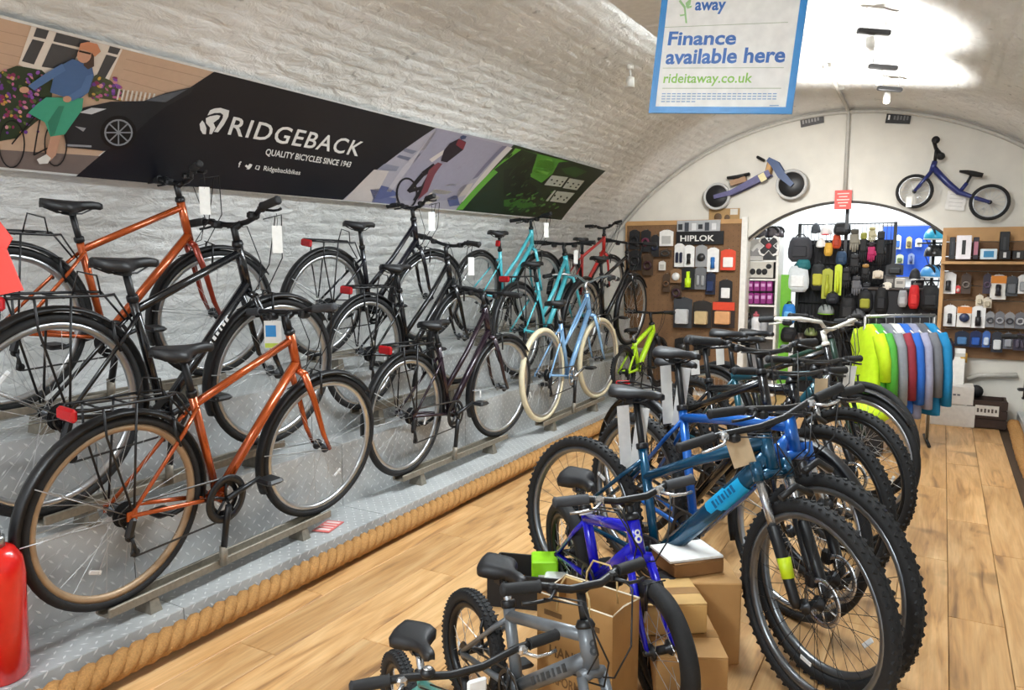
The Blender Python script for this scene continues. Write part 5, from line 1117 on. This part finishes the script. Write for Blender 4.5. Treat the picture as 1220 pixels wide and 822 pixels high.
MB().tube([hd0, D(1116, 176, o)], .014, 8).build('stem', BLACK, bb); MB().tube([D(1113, 171, o)+Vector((0, -.16, 0)), D(1115, 177, o), D(1121, 187, o)+Vector((.02, .06, 0))], .016, 8).build('handlebar', BLACK, bb)
for q in (D(1115, 169, o), D(1121, 188, o)): MB().blob(q+Vector((0, -.12, 0)), (.032, .05, .032), 12, 8).build('grip', BLACKM, bb)
MB().tube([D(1143, 204, o), D(1152, 205, o), D(1160, 207, o), D(1171, 209, o)], [.012, .022, .030, .024], 10, flat=(.8, 2.6)).build('saddle', BLACKM, bb); MB().tube([D(1152, 218, o), D(1157, 209, o)], .011, 8).build('seatpost', DARKALLOY, bb)
MB().box(D(1083, 241, o)+Vector((0, -.035, 0)), (.045, .004, .09)).build('card', WHITECARD, bb)
for q in (D(1093, 235, o), D(1172, 248, o)): MB().tube([q+Vector((0, .03, 0)), q+Vector((0, .09, 0))], .008, 6).build('wall_peg', STEEL, bb)

# ---- right hand shelving
SY = 7.62
c, w, h = rect((1124, 271, 1250, 432), SY); t = thing('wall_shelving', 'brown slatted shelving unit full of packs right of the arch', 'shelving', c)
for k in range(9):
    MB().box((0, .008, -h/2+h*(k+.5)/9), (w, .016, h/9-.006)).build('slat', PLY if k == 8 else PEGB, t)
zs = at(1170, 313, 7.45).z-c.z; MB().box((0, -.13, zs), (w, .26, .022)).build('shelf', PLY, t)
MB().box((-w/2+.015, -.12, -.0), (.03, .04, h*.94)).build('upright', PLY, t); MB().box((-w/2+.012, -.07, zs-.03), (.024, .16, .05)).build('bracket', PLY, t)
SHZ = at(1170, 311, 7.43).z+.004
def shelf_box(label, x0, x1, ytop, cc, pc=None, cat='box', name='product_box', d=.12, mark=None):
    Y = 7.45; a, b = at(x0, 311, Y), at(x1, 311, Y); H = at((x0+x1)/2, ytop, Y).z-SHZ; w = b.x-a.x
    t = thing(name, label, cat, ((a.x+b.x)/2, Y, SHZ+.010)); MB().box((0, 0, H/2), (w, d, H), bev=.004).build('carton', col(cc), t)
    MB().box((0, -d/2-.001, H*.5), (w*(mark or .25), .002, H*.6)).build('print_mark', col(pc or '1A1A1C'), t); return t
shelf_box('tall white box with a black bar on the upper shelf', 1138, 1156, 282, 'E9E4E8', '1E1E20'); shelf_box('dark box at the left end of the upper shelf', 1130, 1137, 284, '22232A', '3A3B42'); shelf_box('low blue and white box on the upper shelf', 1167, 1187, 298, 'D6E4EA', '3A86B4', mark=.6)
shelf_box('low black box with white mark on the upper shelf', 1189, 1203, 300, '19191B', 'C8C8C8'); shelf_box('low black box at the right end of the upper shelf', 1205, 1219, 300, '1B1B1D', 'BEBEBE')
shelf_box('dark jar with a pink label on the upper shelf', 1158, 1165, 284, '2E2830', 'B07080', mark=.7, d=.06); shelf_box('black camera-shaped box stacked at the back of the upper shelf', 1190, 1202, 277, '202022', '3A3A3C', d=.05).location.y += .095
KY = 7.54
for r, cc, pc, kd, bd, l in (((1122, 324, 1138, 350), 'E9E8E6', '2A2A2C', 'bulb', None, 'white pack hanging under the left end of the upper shelf'), ((1139, 340, 1144, 349), 'C83A3A', 'E8C8C0', 'box', None, 'tiny red tag under the upper shelf'), ((1146, 326, 1156, 350), '4A3A30', '7A7068', 'coil', None, 'dark coil in a bag under the upper shelf'), ((1172, 326, 1181, 350), '3A3240', '5A4A60', 'coil', None, 'purple tinted coil pack under the upper shelf'),
        ((1181, 327, 1198, 357), 'E6E2DA', '26262E', 'bulb', 'E08A2C', 'white pack with orange top under the upper shelf'), ((1199, 329, 1212, 353), '4A4C50', '6A6C70', 'box', None, 'charcoal pack right of the orange topped pack'), ((1213, 327, 1226, 350), 'EDECEA', 'A0A2A4', 'box', None, 'white pack at the right edge of the row under the shelf'),
        ((1163, 351, 1171, 364), 'DCD2BE', 'C8BCA4', 'box', None, 'small cream card between the two rows of packs'), ((1172, 354, 1181, 367), 'D8CDBA', 'C2B69E', 'box', None, 'second small cream card, slightly lower'),
        ((1125, 363, 1138, 389), 'ECEBE9', '3A3A3E', 'bulb', None, 'white pack at the left of the second row'), ((1141, 364, 1157, 390), 'E8E4DE', '2E3A5A', 'round', 'D8843A', 'white pack with orange top in the second row'), ((1158, 364, 1173, 391), 'EEEDEB', '1E1E22', 'pump', None, 'white pack with a black pump in the second row'),
        ((1175, 371, 1184, 390), '8A8A8C', '4A4A4E', 'coil', None, 'small grey pack in the second row, first of four'), ((1186, 371, 1196, 391), '75757A', 'A0A0A4', 'coil', None, 'small grey pack in the second row, second of four'), ((1198, 372, 1208, 391), '8E8E90', '3E3E44', 'coil', None, 'small grey pack in the second row, third of four'), ((1210, 372, 1221, 392), '6A6A70', 'B0B0B4', 'coil', None, 'small grey pack in the second row, last of four'),
        ((1138, 394, 1154, 413), '1A2438', '4A78A8', 'box', None, 'navy pack at the left of the bottom row'), ((1156, 394, 1169, 414), '16244E', '2A5AB0', 'box', None, 'royal blue pack in the bottom row'), ((1171, 394, 1179, 414), '3A62A8', 'C8D6EA', 'box', None, 'light blue pack in the bottom row'), ((1182, 395, 1194, 420), '2A2E3A', 'D8DADC', 'box', None, 'black pack with white window in the bottom row'),
        ((1196, 396, 1206, 416), '6E7078', '9A9CA2', 'box', None, 'grey pack in the bottom row'), ((1208, 397, 1222, 418), '3A3444', '5E5868', 'pair', None, 'dark purple pack at the right of the bottom row'), ((1142, 419, 1152, 432), 'C99A38', 'E0B450', 'box', None, 'mustard yellow pack below the bottom row')):
    pack(l, r, KY, cc, pc, kd, wall=7.612, band=bd)
bag('dark purple pouch hanging below the shelving at its left', (1124, 404, 1137, 431), 7.51, '33222E', '4A2E3E', wall=7.612)
# ---- below the shelving: pipe, white board, cartons, crate
tag(MB().tube([at(1152, 452, 7.61), at(1165, 447, 7.61), at(1212, 447, 7.61)], .022, 8).build('wall_pipe', GREYPIPE), 'grey pipe along the end wall below the shelving', 'pipe')
t = thing('valve', 'dark round valve on a short pipe low on the end wall', 'valve', at(1163, 466, 7.57)); MB().lathe([(.01, -.05), (.05, -.045), (.055, 0), (.02, .06)], axis='y', n=16).build('body', BLACKM, t); MB().tube([(-.20, .03, -.02), (0, .03, 0)], .016, 8).build('pipe', GREYPIPE, t)
a, b = at(1114, 428, 7.51), at(1150, 428, 7.51)
t = thing('leaning_board', 'white board leaning against the end wall by the clothing rail', 'board', (at(1130, 440, 7.4).x, 7.37, 0), (radians(-15), 0, 0)); MB().box((0, 0, .33), (.24, .02, .66), bev=.004).build('board', WHITE_GLOSS, t); MB().box((0, -.012, .60), (.24, .006, .03)).build('edge_strip', GREYPIPE, t)
q = on(1131, 507, 0); WC = mat('white carton', 'DFDDD8', .6)
carton('white carton on the floor under another white carton beside the crate', (q.x, q.y-.0+.12, 0), (.36, .26, .18), WC, 0, True, tape=False)
def marks(t, d):
    for k in range(5): MB().box((-.06+.03*k, -d[1]/2-.0008, d[2]*.55), (.022, .001, .014)).build('print_mark', col('6A6A72'), t)
carton('white carton with small dark print stacked on the lower white carton', (q.x-.01, q.y+.12, .187), (.34, .25, .15), WC, .02, True, tape=False, face=marks)
q1, q2 = on(1150, 509, 0), on(1199, 514, 0)
t = thing('wooden_crate', 'dark brown wooden crate with a white label on the floor', 'crate', ((q1.x+q2.x)/2, q1.y+.14, 0)); w = q2.x-q1.x; H = .235
for s in (-1, 1):
    for k in range(3): MB().box((0, s*.125, .045+k*.078), (w, .016, .07)).build('slat', DKWOOD, t)
    for k in range(3): MB().box((s*(w/2-.012), 0, .045+k*.078), (.016, .232, .07)).build('slat', DKWOOD, t)
for x in (-1, 1):
    for y in (-1, 1): MB().box((x*(w/2-.022), y*.108, .12), (.03, .02, .24)).build('corner_post', DKWOOD, t)
MB().box((0, 0, .012), (w-.04, .23, .012)).build('bottom', DKWOOD, t); MB().box((.0, -.136, .155), (w*.58, .004, .085)).build('label_plate', col('E2DED6'), t)
for k in range(6): MB().box((-w*.22+k*w*.088, -.139, .155), (w*.05, .002, .026 if k % 2 else .034)).build('print_mark', col('5A5048'), t)
# ---- clothing rail
cr0, cr1 = at(1040, 386, 6.25), at(1106, 383, 6.5); rz = cr0.z+.06
t = thing('clothing_rail', 'low chrome clothing rail of bright cycling jackets', 'clothes rail', ((cr0.x+cr1.x)/2, (cr0.y+cr1.y)/2, 0)); O = Vector(t.location)
A_, B_ = Vector((cr0.x-.05, cr0.y-.05, rz))-O, Vector((cr1.x+.04, cr1.y+.05, rz))-O
MB().tube([A_, B_], .013, 8).build('rail', STEEL, t)
for e in (A_, B_):
    MB().tube([e, Vector((e.x, e.y, .03))], .013, 8).build('upright', STEEL, t); MB().tube([Vector((e.x-.02, e.y+.2, .015)), Vector((e.x+.02, e.y-.2, .015))], .013, 8).build('foot', BLACK, t)
dirv = (B_-A_).normalized(); gyaw = atan2(dirv.y, dirv.x)
def jacket(label, u, cc, c2, L, w=.40, sleeve=True):
    p = O+A_.lerp(B_, u); t = thing('jacket', label, 'jacket', p, (0, 0, gyaw+pi/2-.10), 'cycling jackets on the rail'); m = col(cc, .75); top = -.06
    rings = []
    for z, hw, d in ((top, .05, .03), (top-.03, w*.26, .035), (top-.09, w*.44, .05), (top-.2, w*.42, .062), (top-L*.6, w*.40, .07), (top-L*.95, w*.42, .075), (top-L, w*.42, .07)):
        rings.append([Vector((hw*cos(a), d*sin(a)*(1+.12*sin(3*a+z*20)), z)) for a in [2*pi*j/16 for j in range(16)]])
    MB().loft([r[::-1] for r in rings]).build('body', m, t)
    if sleeve:
        for s in (-1, 1): MB().tube([(s*w*.36, 0, top-.07), (s*w*.47, -.01, top-.16), (s*w*.50, -.03, top-L*.55), (s*w*.47, -.05, top-L*.88)], [.05, .055, .048, .04], 10, flat=(1, .75)).build('sleeve', col(c2, .75), t)
    MB().tube([(-.16, 0, top-.06), (0, 0, top-.005), (.16, 0, top-.06)], .008, 6).tube([(0, 0, top-.005), (0, 0, top+.03), (.012, 0, top+.066), (-.006, 0, top+.076), (-.016, 0, top+.062)], .003, 5).build('hanger', STEEL, t)
for k, (cc, c2, L, l) in enumerate((('C6EA1E', 'C6EA1E', .46, 'neon yellow jacket at the front of the clothing rail'), ('4FA63C', '4FA63C', .60, 'grass green jacket next to the neon yellow one'), ('7E838C', '8A8E96', .66, 'mid grey jacket behind the green one'), ('D6D4D2', '8E2C3A', .62, 'white jacket with maroon sleeves on the rail'), ('2464C0', '2464C0', .66, 'cobalt blue jacket in the middle of the rail'),
        ('8C8FA8', '9A9CB4', .70, 'lavender grey jacket behind the cobalt one'), ('5E6066', '6E7076', .60, 'dark grey jacket towards the end of the rail'), ('0E7FB4', '0E7FB4', .68, 'teal blue jacket at the far end of the rail'))): jacket(l, (.05, .16, .30, .42, .54, .66, .79, .93)[k], cc, c2, L)
t = thing('folded_jersey', 'neon yellow bundle low on a stand behind the floor bikes', 'jersey', (at(1032, 470, 6.0).x, 6.0, 0)); MB().box((0, 0, .11), (.25, .25, .22), bev=.01).build('stand', BLACKM, t); MB().blob((0, 0, .30), (.17, .13, .10), 14, 8).build('bundle', col('C8EC20', .7), t)

# ================================================================== HANGING SIGN
SU, SUP, SCEN = Vector((.99479, .04884, -.08953)), Vector((.08765, .0393, .99538)), Vector((-.60674, 2.30501, 1.84896))   # width, up, middle of its bottom edge
SN = SUP.cross(SU).normalized()                       # points away from the viewer
SW, SH = .42, .594
Msg = Matrix((SU, SN, SUP)).transposed().to_4x4(); Msg.translation = SCEN+SUP*SH/2
sign = thing('hanging_sign', 'white finance sign with a blue border hanging from the vault', 'sign'); sign.matrix_world = Msg
MB().box((0, 0, 0), (SW, .006, SH)).build('board', mat('white sign board', 'F0F0EC', .35), sign)
mb = MB(); bw = .019; BL = mat('sign blue border', '1F86CE', .35)
for s in (-1, 1): mb.box((s*(SW/2-bw/2), 0, 0), (bw, .010, SH)).box((0, 0, s*(SH/2-bw/2)), (SW-2*bw, .010, bw))
mb.build('border', BL, sign)
def shit(x, y):
    d = ray(x, y); k = (SCEN-CAMP).dot(SN)/d.dot(SN); p = CAMP+d*k-SCEN; return Vector((p.dot(SU), p.dot(SUP)-SH/2))
def stext(txt, bl, br, tl, m, name='lettering', bold=.0, cap=.73, lay=.0036, spacing=1.):
    p0, ex, ey = shit(*bl), shit(*br), shit(*tl); ex -= p0; ey -= p0
    vs, fs = text_geo(txt, 1., bold=bold, spacing=spacing); x0 = min(v[0] for v in vs); w = max(v[0] for v in vs)-x0; mb = MB()
    mb.add([(lambda q: (q.x, -lay, q.y))(p0+ex*((x-x0)/w)+ey*(y/cap)) for x, y in vs], fs); return mb.build(name, m, sign)
SB = mat('sign blue lettering', '2463B4', .4); SGN = mat('sign green lettering', '86BE3E', .4); SGR = mat('sign rule', 'A9B49A', .4)
stext('Finance', (795.7, 53.8), (876.6, 53.0), (798, 37.6), SB, bold=.028); stext('available here', (793, 76.3), (935, 74.0), (795.2, 58.8), SB, bold=.028)
stext('rideitaway.co.uk', (790.5, 99.0), (896, 98.6), (792.2, 87.4), SGN, bold=.014); stext('away', (828, 12.4), (864.5, 12.0), (829.6, -2.0), SB, bold=.028); stext('it', (829.5, -1.0), (838, -1.2), (831, -15), SB, bold=.028); stext('ride', (831.5, -14.4), (860, -15.0), (833.2, -29), SB, bold=.028)
def srule(a, b, th, m, name='rule'):
    p, q = shit(*a), shit(*b); d = (q-p); n = Vector((-d.y, d.x)).normalized()*th
    return MB().add([(v.x, -.0036, v.y) for v in (p-n, q-n, q+n, p+n)], [(0, 1, 2, 3)]).build(name, m, sign)
srule((792, 33), (939, 27), .0008, SGR); srule((790, 81.5), (934, 81), .0008, SGR); srule((789.5, 105.5), (931, 105.5), .0010, SGR)
for k, (x0, x1) in enumerate(((789, 930), (788.7, 930), (788.4, 927), (788, 833))):       # small print, too fine to read in the photograph
    y = 112+k*3.1
    for j in range(int((x1-x0)/6.0)): srule((x0+j*6.0, y), (x0+j*6.0+4.6, y), .0014, mat('sign small print', '7FA2CC', .5), 'small_print')
srule((917, 126), (928, 126), .0012, mat('sign small print', '7FA2CC', .5), 'small_print')
mb = MB()
for pts in ([(811, 0), (817, 8), (819, 28), (817, 28), (815, 10), (809, 2)], [(817, 4), (824, -2), (823, 6), (818, 10)], [(816, 0), (812, -10), (818, -16), (822, -8)], [(810, 18), (818, 17), (818, 18.5), (811, 20)], [(819, 8), (825, 7), (824, 9.5), (819, 11)]): mb.add([(lambda q: (q.x, -.0036, q.y))(shit(*p)) for p in pts], [tuple(range(len(pts)))])
mb.build('emblem', mat('sign pale green', '9CC98A', .4), sign)
inv = Msg.inverted(); mb = MB()
for s in (-.17, .17):
    a = Msg @ Vector((s, 0, SH/2-.01)); mb.tube([inv @ a, inv @ Vector((a.x, a.y, ZC+sqrt(RV**2-(a.x-XC)**2)))], .0015, 5)
mb.build('cord', WHITE_GLOSS, sign)

# ================================================================== FOREGROUND BAG, CARTONS, PAPERS
def facing(c, ang): return Matrix.Translation(c) @ Matrix.Rotation(ang, 4, 'Z')
# paper carrier bag
BH = .40; c0, c1 = on(640, 704, BH), on(730, 735, BH)      # the two front corners of its mouth
BX = (c1-c0).length; BYD = .15; byaw = atan2(c1.y-c0.y, c1.x-c0.x)
bagp = (c0+c1)/2+Matrix.Rotation(byaw, 3, 'Z') @ Vector((0, BYD*.52, 0)); bagp.z = 0
t = thing('paper_bag', 'brown paper carrier bag with twisted handles behind the grey children\'s bike', 'bag', bagp, (0, 0, byaw))
mb = MB(); x, y, H = BX/2, BYD/2, BH
vs = [(-x, -y, 0), (x, -y, 0), (x, y, 0), (-x, y, 0), (-x, -y*1.04, H), (x, -y*1.04, H), (x*.93, 0, H), (x, y*1.04, H), (-x, y*1.04, H), (-x*.93, 0, H), (x, 0, .02), (-x, 0, .02)]
mb.add(vs, [(3, 2, 1, 0), (0, 1, 5, 4), (2, 3, 8, 7), (1, 10, 6, 5), (10, 2, 7, 6), (3, 11, 9, 8), (11, 0, 4, 9)]); mb.build('body', KRAFT, t)
mb = MB(); mb.tube([(vs[i][0], vs[i][1], H) for i in (4, 5, 6, 7, 8, 9)], .003, 4, closed=True, smooth=False); mb.build('top_fold', mat('pale paper edge', 'E3D6BC', .7), t)
for s in (-1, 1): MB().tube([(-.06, s*y*1.05, H-.04), (-.055, s*y*1.05, H+.03), (-.03, s*y*1.02, H+.075), (.03, s*y*1.02, H+.075), (.055, s*y*1.05, H+.03), (.06, s*y*1.05, H-.04)], .0035, 6).build('handle', mat('twisted paper cord', 'D2B47C', .8), t)
BT = mat('brown bag print', '6A4C2A', .7)
put_text(MB(), 'HANDLE', .05, Matrix.Translation((-x*.66, -y*1.02-.002, H*.52)), width=BX*.60, bold=.02).build('lettering', BT, t)
put_text(MB(), 'PERFORMANCE', .045, Matrix.Translation((-x*.80, -y*1.01-.002, H*.30)), width=BX*.80, bold=.02).build('lettering', BT, t)
for k, (u, wd) in enumerate(((-.55, .24), (.50, .18))): MB().box((x*u, -y*1.04-.0015, H*.86), (x*wd*2, .001, .016)).build('print_mark', BT, t)
# cartons at the right of the bag
cy = radians(28)
def stack(label, px, py, z, d, m, yaw, **k):
    p = on(px, py, z); return carton(label, (p.x, p.y, z), d, m, yaw, **k)
stack('large brown carton at the bottom right of the carton heap', 812, 824, 0.0, (.22, .30, .20), CARDB, cy)
CB0 = on(812, 824, 0)
carton('tall open brown carton at the back of the carton heap', (CB0.x-.03, CB0.y+.30, 0), (.24, .22, .30), CARDB, cy, lid=False, tape=False)
carton('light brown carton on the large brown carton', (CB0.x-.07, CB0.y+.06, .205), (.20, .20, .10), CARDB2, cy+.1)
carton('flat brown carton on the ground at the front of the carton heap', (CB0.x+.06, CB0.y-.27, 0), (.26, .2, .08), CARDB2, cy-.1)
carton('small dark brown carton under the white papers', (CB0.x-.08, CB0.y+.30, .302), (.20, .17, .05), mat('dark cardboard', '8A6238', .8), cy+.35, tape=False, lid=True)
tag(MB().box((0, 0, 0), (.21, .16, .008)).build('paper_pad', WHITECARD, None, Matrix.Translation((CB0.x-.085, CB0.y+.30, .361)) @ Matrix.Rotation(cy+.3, 4, 'Z')), 'white sheets of paper lying on the small dark carton', 'paper')
# neon and white packets in a black tray by the grey bike's saddle
tp = on(636, 712, 0); t = thing('tray', 'black tray holding bright packets behind the grey bike\'s saddle', 'tray', tp, (0, 0, .3))
MB().box((0, 0, .006), (.34, .22, .012)).build('bottom', BLACKM, t)
for s in (-1, 1): MB().box((0, s*.11, .07), (.34, .01, .14)).box((s*.17, 0, .07), (.01, .22, .14)).build('side', BLACKM, t)
R_ = Matrix.Rotation(.3, 3, 'Z')
for off, d, cc, yw, l in (((-.10, -.02), (.10, .13, .07), 'E8A020', .25, 'orange yellow packet in the black tray'), ((.04, .03), (.11, .12, .16), '9AE01E', .5, 'neon green packet in the black tray'), ((.10, -.05), (.09, .07, .12), 'E8E8E4', .35, 'white packet with dark print in the black tray')):
    q = R_ @ Vector((off[0], off[1], .013)); o = thing('packet', l, 'packet', Vector(tp)+q, (0, 0, yw)); MB().box((0, 0, d[2]/2), d, bev=.006).build('carton', col(cc), o); MB().box((0, -d[1]/2-.001, d[2]*.55), (d[0]*.5, .001, d[2]*.2)).build('print_mark', col('2A2A2A' if cc == 'E8E8E4' else 'F0EFE8'), o)
# paper sign on the checker plate
p = on(391, 627, .134); t = thing('floor_notice', 'red and white paper notice lying on the checker plate by the rope', 'notice', p, (0, 0, .25)); MB().box((0, 0, 0), (.09, .15, .003)).build('sheet', col('D8706A'), t)
for k in range(4): MB().box((0, .05-.032*k, .002), (.07, (.018, .008, .008, .022)[k], .001)).build('print_mark', col('F0D8D4'), t)
# red hanging card and yellow pack at the left edge, fire extinguisher, dark box corner
def px_at(x, y, d): return CAMP+ray(x, y)*d
e = px_at(-2, 302, 1.75)
t = thing('red_card', 'bright red folded card at the left edge above the black bike\'s wheel', 'card', e, (0, 0, YAW))
MB().prism([(-.10, -.115), (.052, -.115+.03), (.02, .01), (-.10, .02)], .004).prism([(-.10, .03), (.005, -.0), (.026, .035), (0, .075), (-.10, .1)], .004, Matrix.Translation((0, .012, 0)) @ Matrix.Rotation(.15, 4, 'Z')).build('sheet', col('E8382C'), t)
MB().tube([(-.06, .006, .05), (-.06, .006, .5)], .0015, 5).build('cord', BLACKM, t)
ls = thing('literature_stand', 'grey leaflet stand at the left edge with a yellow leaflet', 'stand', Vector((e.x, e.y, 0))+Vector((-.16, -.035, 0)), (0, 0, YAW))
MB().tube([(0, .02, .02), (0, .02, 1.62)], .012, 8).build('post', STEEL, ls); MB().box((0, 0, .01), (.26, .26, .02), bev=.004).build('base', BLACK, ls); MB().box((.03, -.02, 1.19), (.15, .03, .15)).build('pocket', col('77797C'), ls)
MB().prism([(-.02, -.05), (.115, -.085), (.095, -.02), (-.02, .06)], .004, Matrix.Translation((.0, -.04, 1.235))).build('leaflet', col('E8D820'), ls); MB().box((-.03, .03, 1.56), (.08, .01, .01)).build('arm', STEEL, ls)
ep = on(-14, 764, .0); ex = px_at(-11, 640, 2.3)
t = thing('fire_extinguisher', 'red fire extinguisher at the left edge on the checker plate', 'fire extinguisher', (ex.x, ex.y, .134), (radians(3), radians(9), .0)); H = ex.z-.134; r = .075
MB().lathe([(.065, 0), (r, .015), (r, H-.09), (r*.92, H-.045), (r*.66, H-.012), (.028, H)], n=24).build('cylinder', mat('extinguisher red', 'D01C14', .25, coat=.5), t)
MB().lathe([(.026, H), (.026, H+.03), (.018, H+.035)], n=14).build('valve', STEEL, t); MB().box((-.05, 0, H+.045), (.13, .02, .014)).box((-.05, 0, H+.075), (.13, .02, .012), Matrix.Rotation(.2, 3, 'Y')).build('lever', BLACK, t)
MB().tube([(-.02, .0, H+.02), (-.09, .02, H+.01), (-.11, .03, H-.12), (-.105, .02, H-.30)], .010, 8).build('hose', BLACKM, t)
bp = on(-14, 826, .0); carton('dark brown box with a pale rim at the bottom left corner', (bp.x-.10, bp.y+.02, 0), (.24, .22, .20), DKWOOD, .45, lid=True, tape=False)

# ================================================================== TAGS AND SMALL THINGS ON THE BIKES
bpy.context.view_layer.update()
def bar_at(key, lbd, yy, dz=0.):
    t, G, SM = lbd[key]; return where(t, SM @ (G['BAR']+Matrix.Rotation(G['tilt'], 3, 'X') @ Vector((-.03, yy, dz+.01))))
for key, yy, m, l, kind in (('F1', .10, None, 'blue, white and green printed swing tag on the front orange bike', 'F1'), ('M1', -.26, WHITECARD, 'white swing tag under the right grip of the black bike in the middle row', 0), ('M2', -.22, WHITECARD, 'white swing tag on the bars of the black step-through bike in the middle row', 0),
                            ('B2', -.20, WHITECARD, 'white swing tag on the bars of the top step black step-through bike', 0), ('B3', -.18, WHITECARD, 'white swing tag on the bars of the top step turquoise bike', 0), ('M3', -.12, WHITECARD, 'white swing tag on the bars of the middle row turquoise bike', 0), ('B1', -.24, WHITECARD, 'small white swing tag at the bars of the top step orange bike', 0)):
    p = bar_at(key, LB, yy, -.012)
    if kind == 'F1':
        o = price_tag(l, p, (.075, .12), WHITECARD, YAW, string=.03); MB().box((-.008, -.0015, -.075), (.045, .001, .05)).build('print_mark', col('2A86C8'), o); MB().box((.0, -.0015, -.138), (.07, .001, .02)).build('print_mark', col('B8CC4A'), o)
    else: tall_tag(l, p, m, YAW+.5)
t_, G_, S_ = FL['R1']; p = where(t_, S_ @ (G_['BAR']+Vector((-.04, -.13, -.02)))); price_tag('buff card tag hanging by the stem of the teal mountain bike', p, (.075, .11), TAGCARD, YAW-.1, -.35, .02)
t_, G_, S_ = FL['R4']; p = where(t_, S_ @ (G_['BAR']+Vector((.0, .14, 0)))); price_tag('buff card tag with brown top on the bars behind the mid blue bike', p, (.06, .13), TAGCARD, YAW, 0, .02)
t_, G_, S_ = FL['R5']; p = where(t_, S_ @ (G_['BAR']+Vector((.0, .22, 0)))); price_tag('pale card tag on the bars of the dark teal trail bike', p, (.06, .13), WHITECARD, YAW, 0.1, .02)
for key, l1, l2 in (('R1', 'long white paper label behind the seat post of the teal mountain bike', 'second white paper label under the saddle of the teal mountain bike'), ('R2', 'long white paper label under the saddle of the mid blue bike', 'second white paper label under the saddle of the mid blue bike'), ('R4', 'white paper label under the saddle of the black mountain bike', None), ('R5', 'white paper label under the saddle of the dark teal trail bike', None)):
    t_, G_, S_ = FL[key]
    for l, off, rl in ((l1, Vector((-.03, -.03, -.06)), -.08), (l2, Vector((.03, .03, -.06)), .1)):
        if l: price_tag(l, where(t_, G_['SD']+off), (.05, .26 if key in ('R1', 'R2') else .13), WHITECARD, YAW+(.2 if off.x < 0 else -.3), rl, .01)
# stickers on the right fork leg of the teal mountain bike
t_, G_, S_ = FL['R1']; fk_ = [o for o in t_.children if o.name.startswith('fork')][0]; h_ = G_['h']; Rf = Vector((0, 0, 1)).rotation_difference(h_).to_matrix()
for a_, b_, m_, nm in ((.09, .155, mat('neon yellow sticker', 'C8E022', .4), 'sticker'),):
    MB().lathe([(.0205, a_-.12), (.0225, b_-.12)], G_['FA']+Vector((-.008, -.062, .0))+h_*.12, n=12, R=Rf).build(nm, m_, fk_)
# emblems on the children's head tubes
def emblem(key, m, s):
    t_, G_, S_ = FL[key]; c = (G_['HB']+G_['HT'])/2; h = G_['h']; n = Vector((h.z, 0, -h.x)); mb = MB(); r = .0205*1.15+.0012
    for k, rr in ((.010, .009), (-.007, .011)):
        for i in range(10):
            a0, a1 = 2*pi*i/10, 2*pi*(i+1)/10
            def P(a, q): yv, hv = cos(a)*rr*s*q, sin(a)*rr*s*q+k*s; return c+h*hv+n*sqrt(max(1e-6, r*r-yv*yv))+Vector((0, yv, 0))
            mb.add([P(a0, 1), P(a1, 1), P(a1, .45), P(a0, .45)], [(0, 1, 2, 3)])
    mb.build('emblem', m, t_)
emblem('K1', WHITECARD, 1.15); emblem('K2', LETG, 1.15)
t_, G_, S_ = FL['K1']; MB().lathe([(.0245, -.01), (.0245, .004)], (G_['ST']), n=14, R=Vector((0, 0, 1)).rotation_difference(G_['s']).to_matrix()).build('collar', WHITECARD, t_)
# bell and ring on the nearest handlebar
t_, G_, S_ = FL['K3']; c = G_['BAR']+Vector((0, -.12, .02)); bo = [o for o in t_.children if o.name.startswith('handlebar')][0]
MB().blob(c+Vector((0, 0, .006)), (.022, .022, .016), 14, 7).build('bell', BLACK, bo); MB().blob(c+Vector((0, 0, .018)), (.014, .014, .006), 12, 5).build('bell_cap', ALLOY, bo)
MB().box(G_['BAR']+Vector((.07, 0, -.01)), (.014, .06, .045), bev=.006).build('front_reflector', WHITEREF, bo)
bpy.context.view_layer.update()
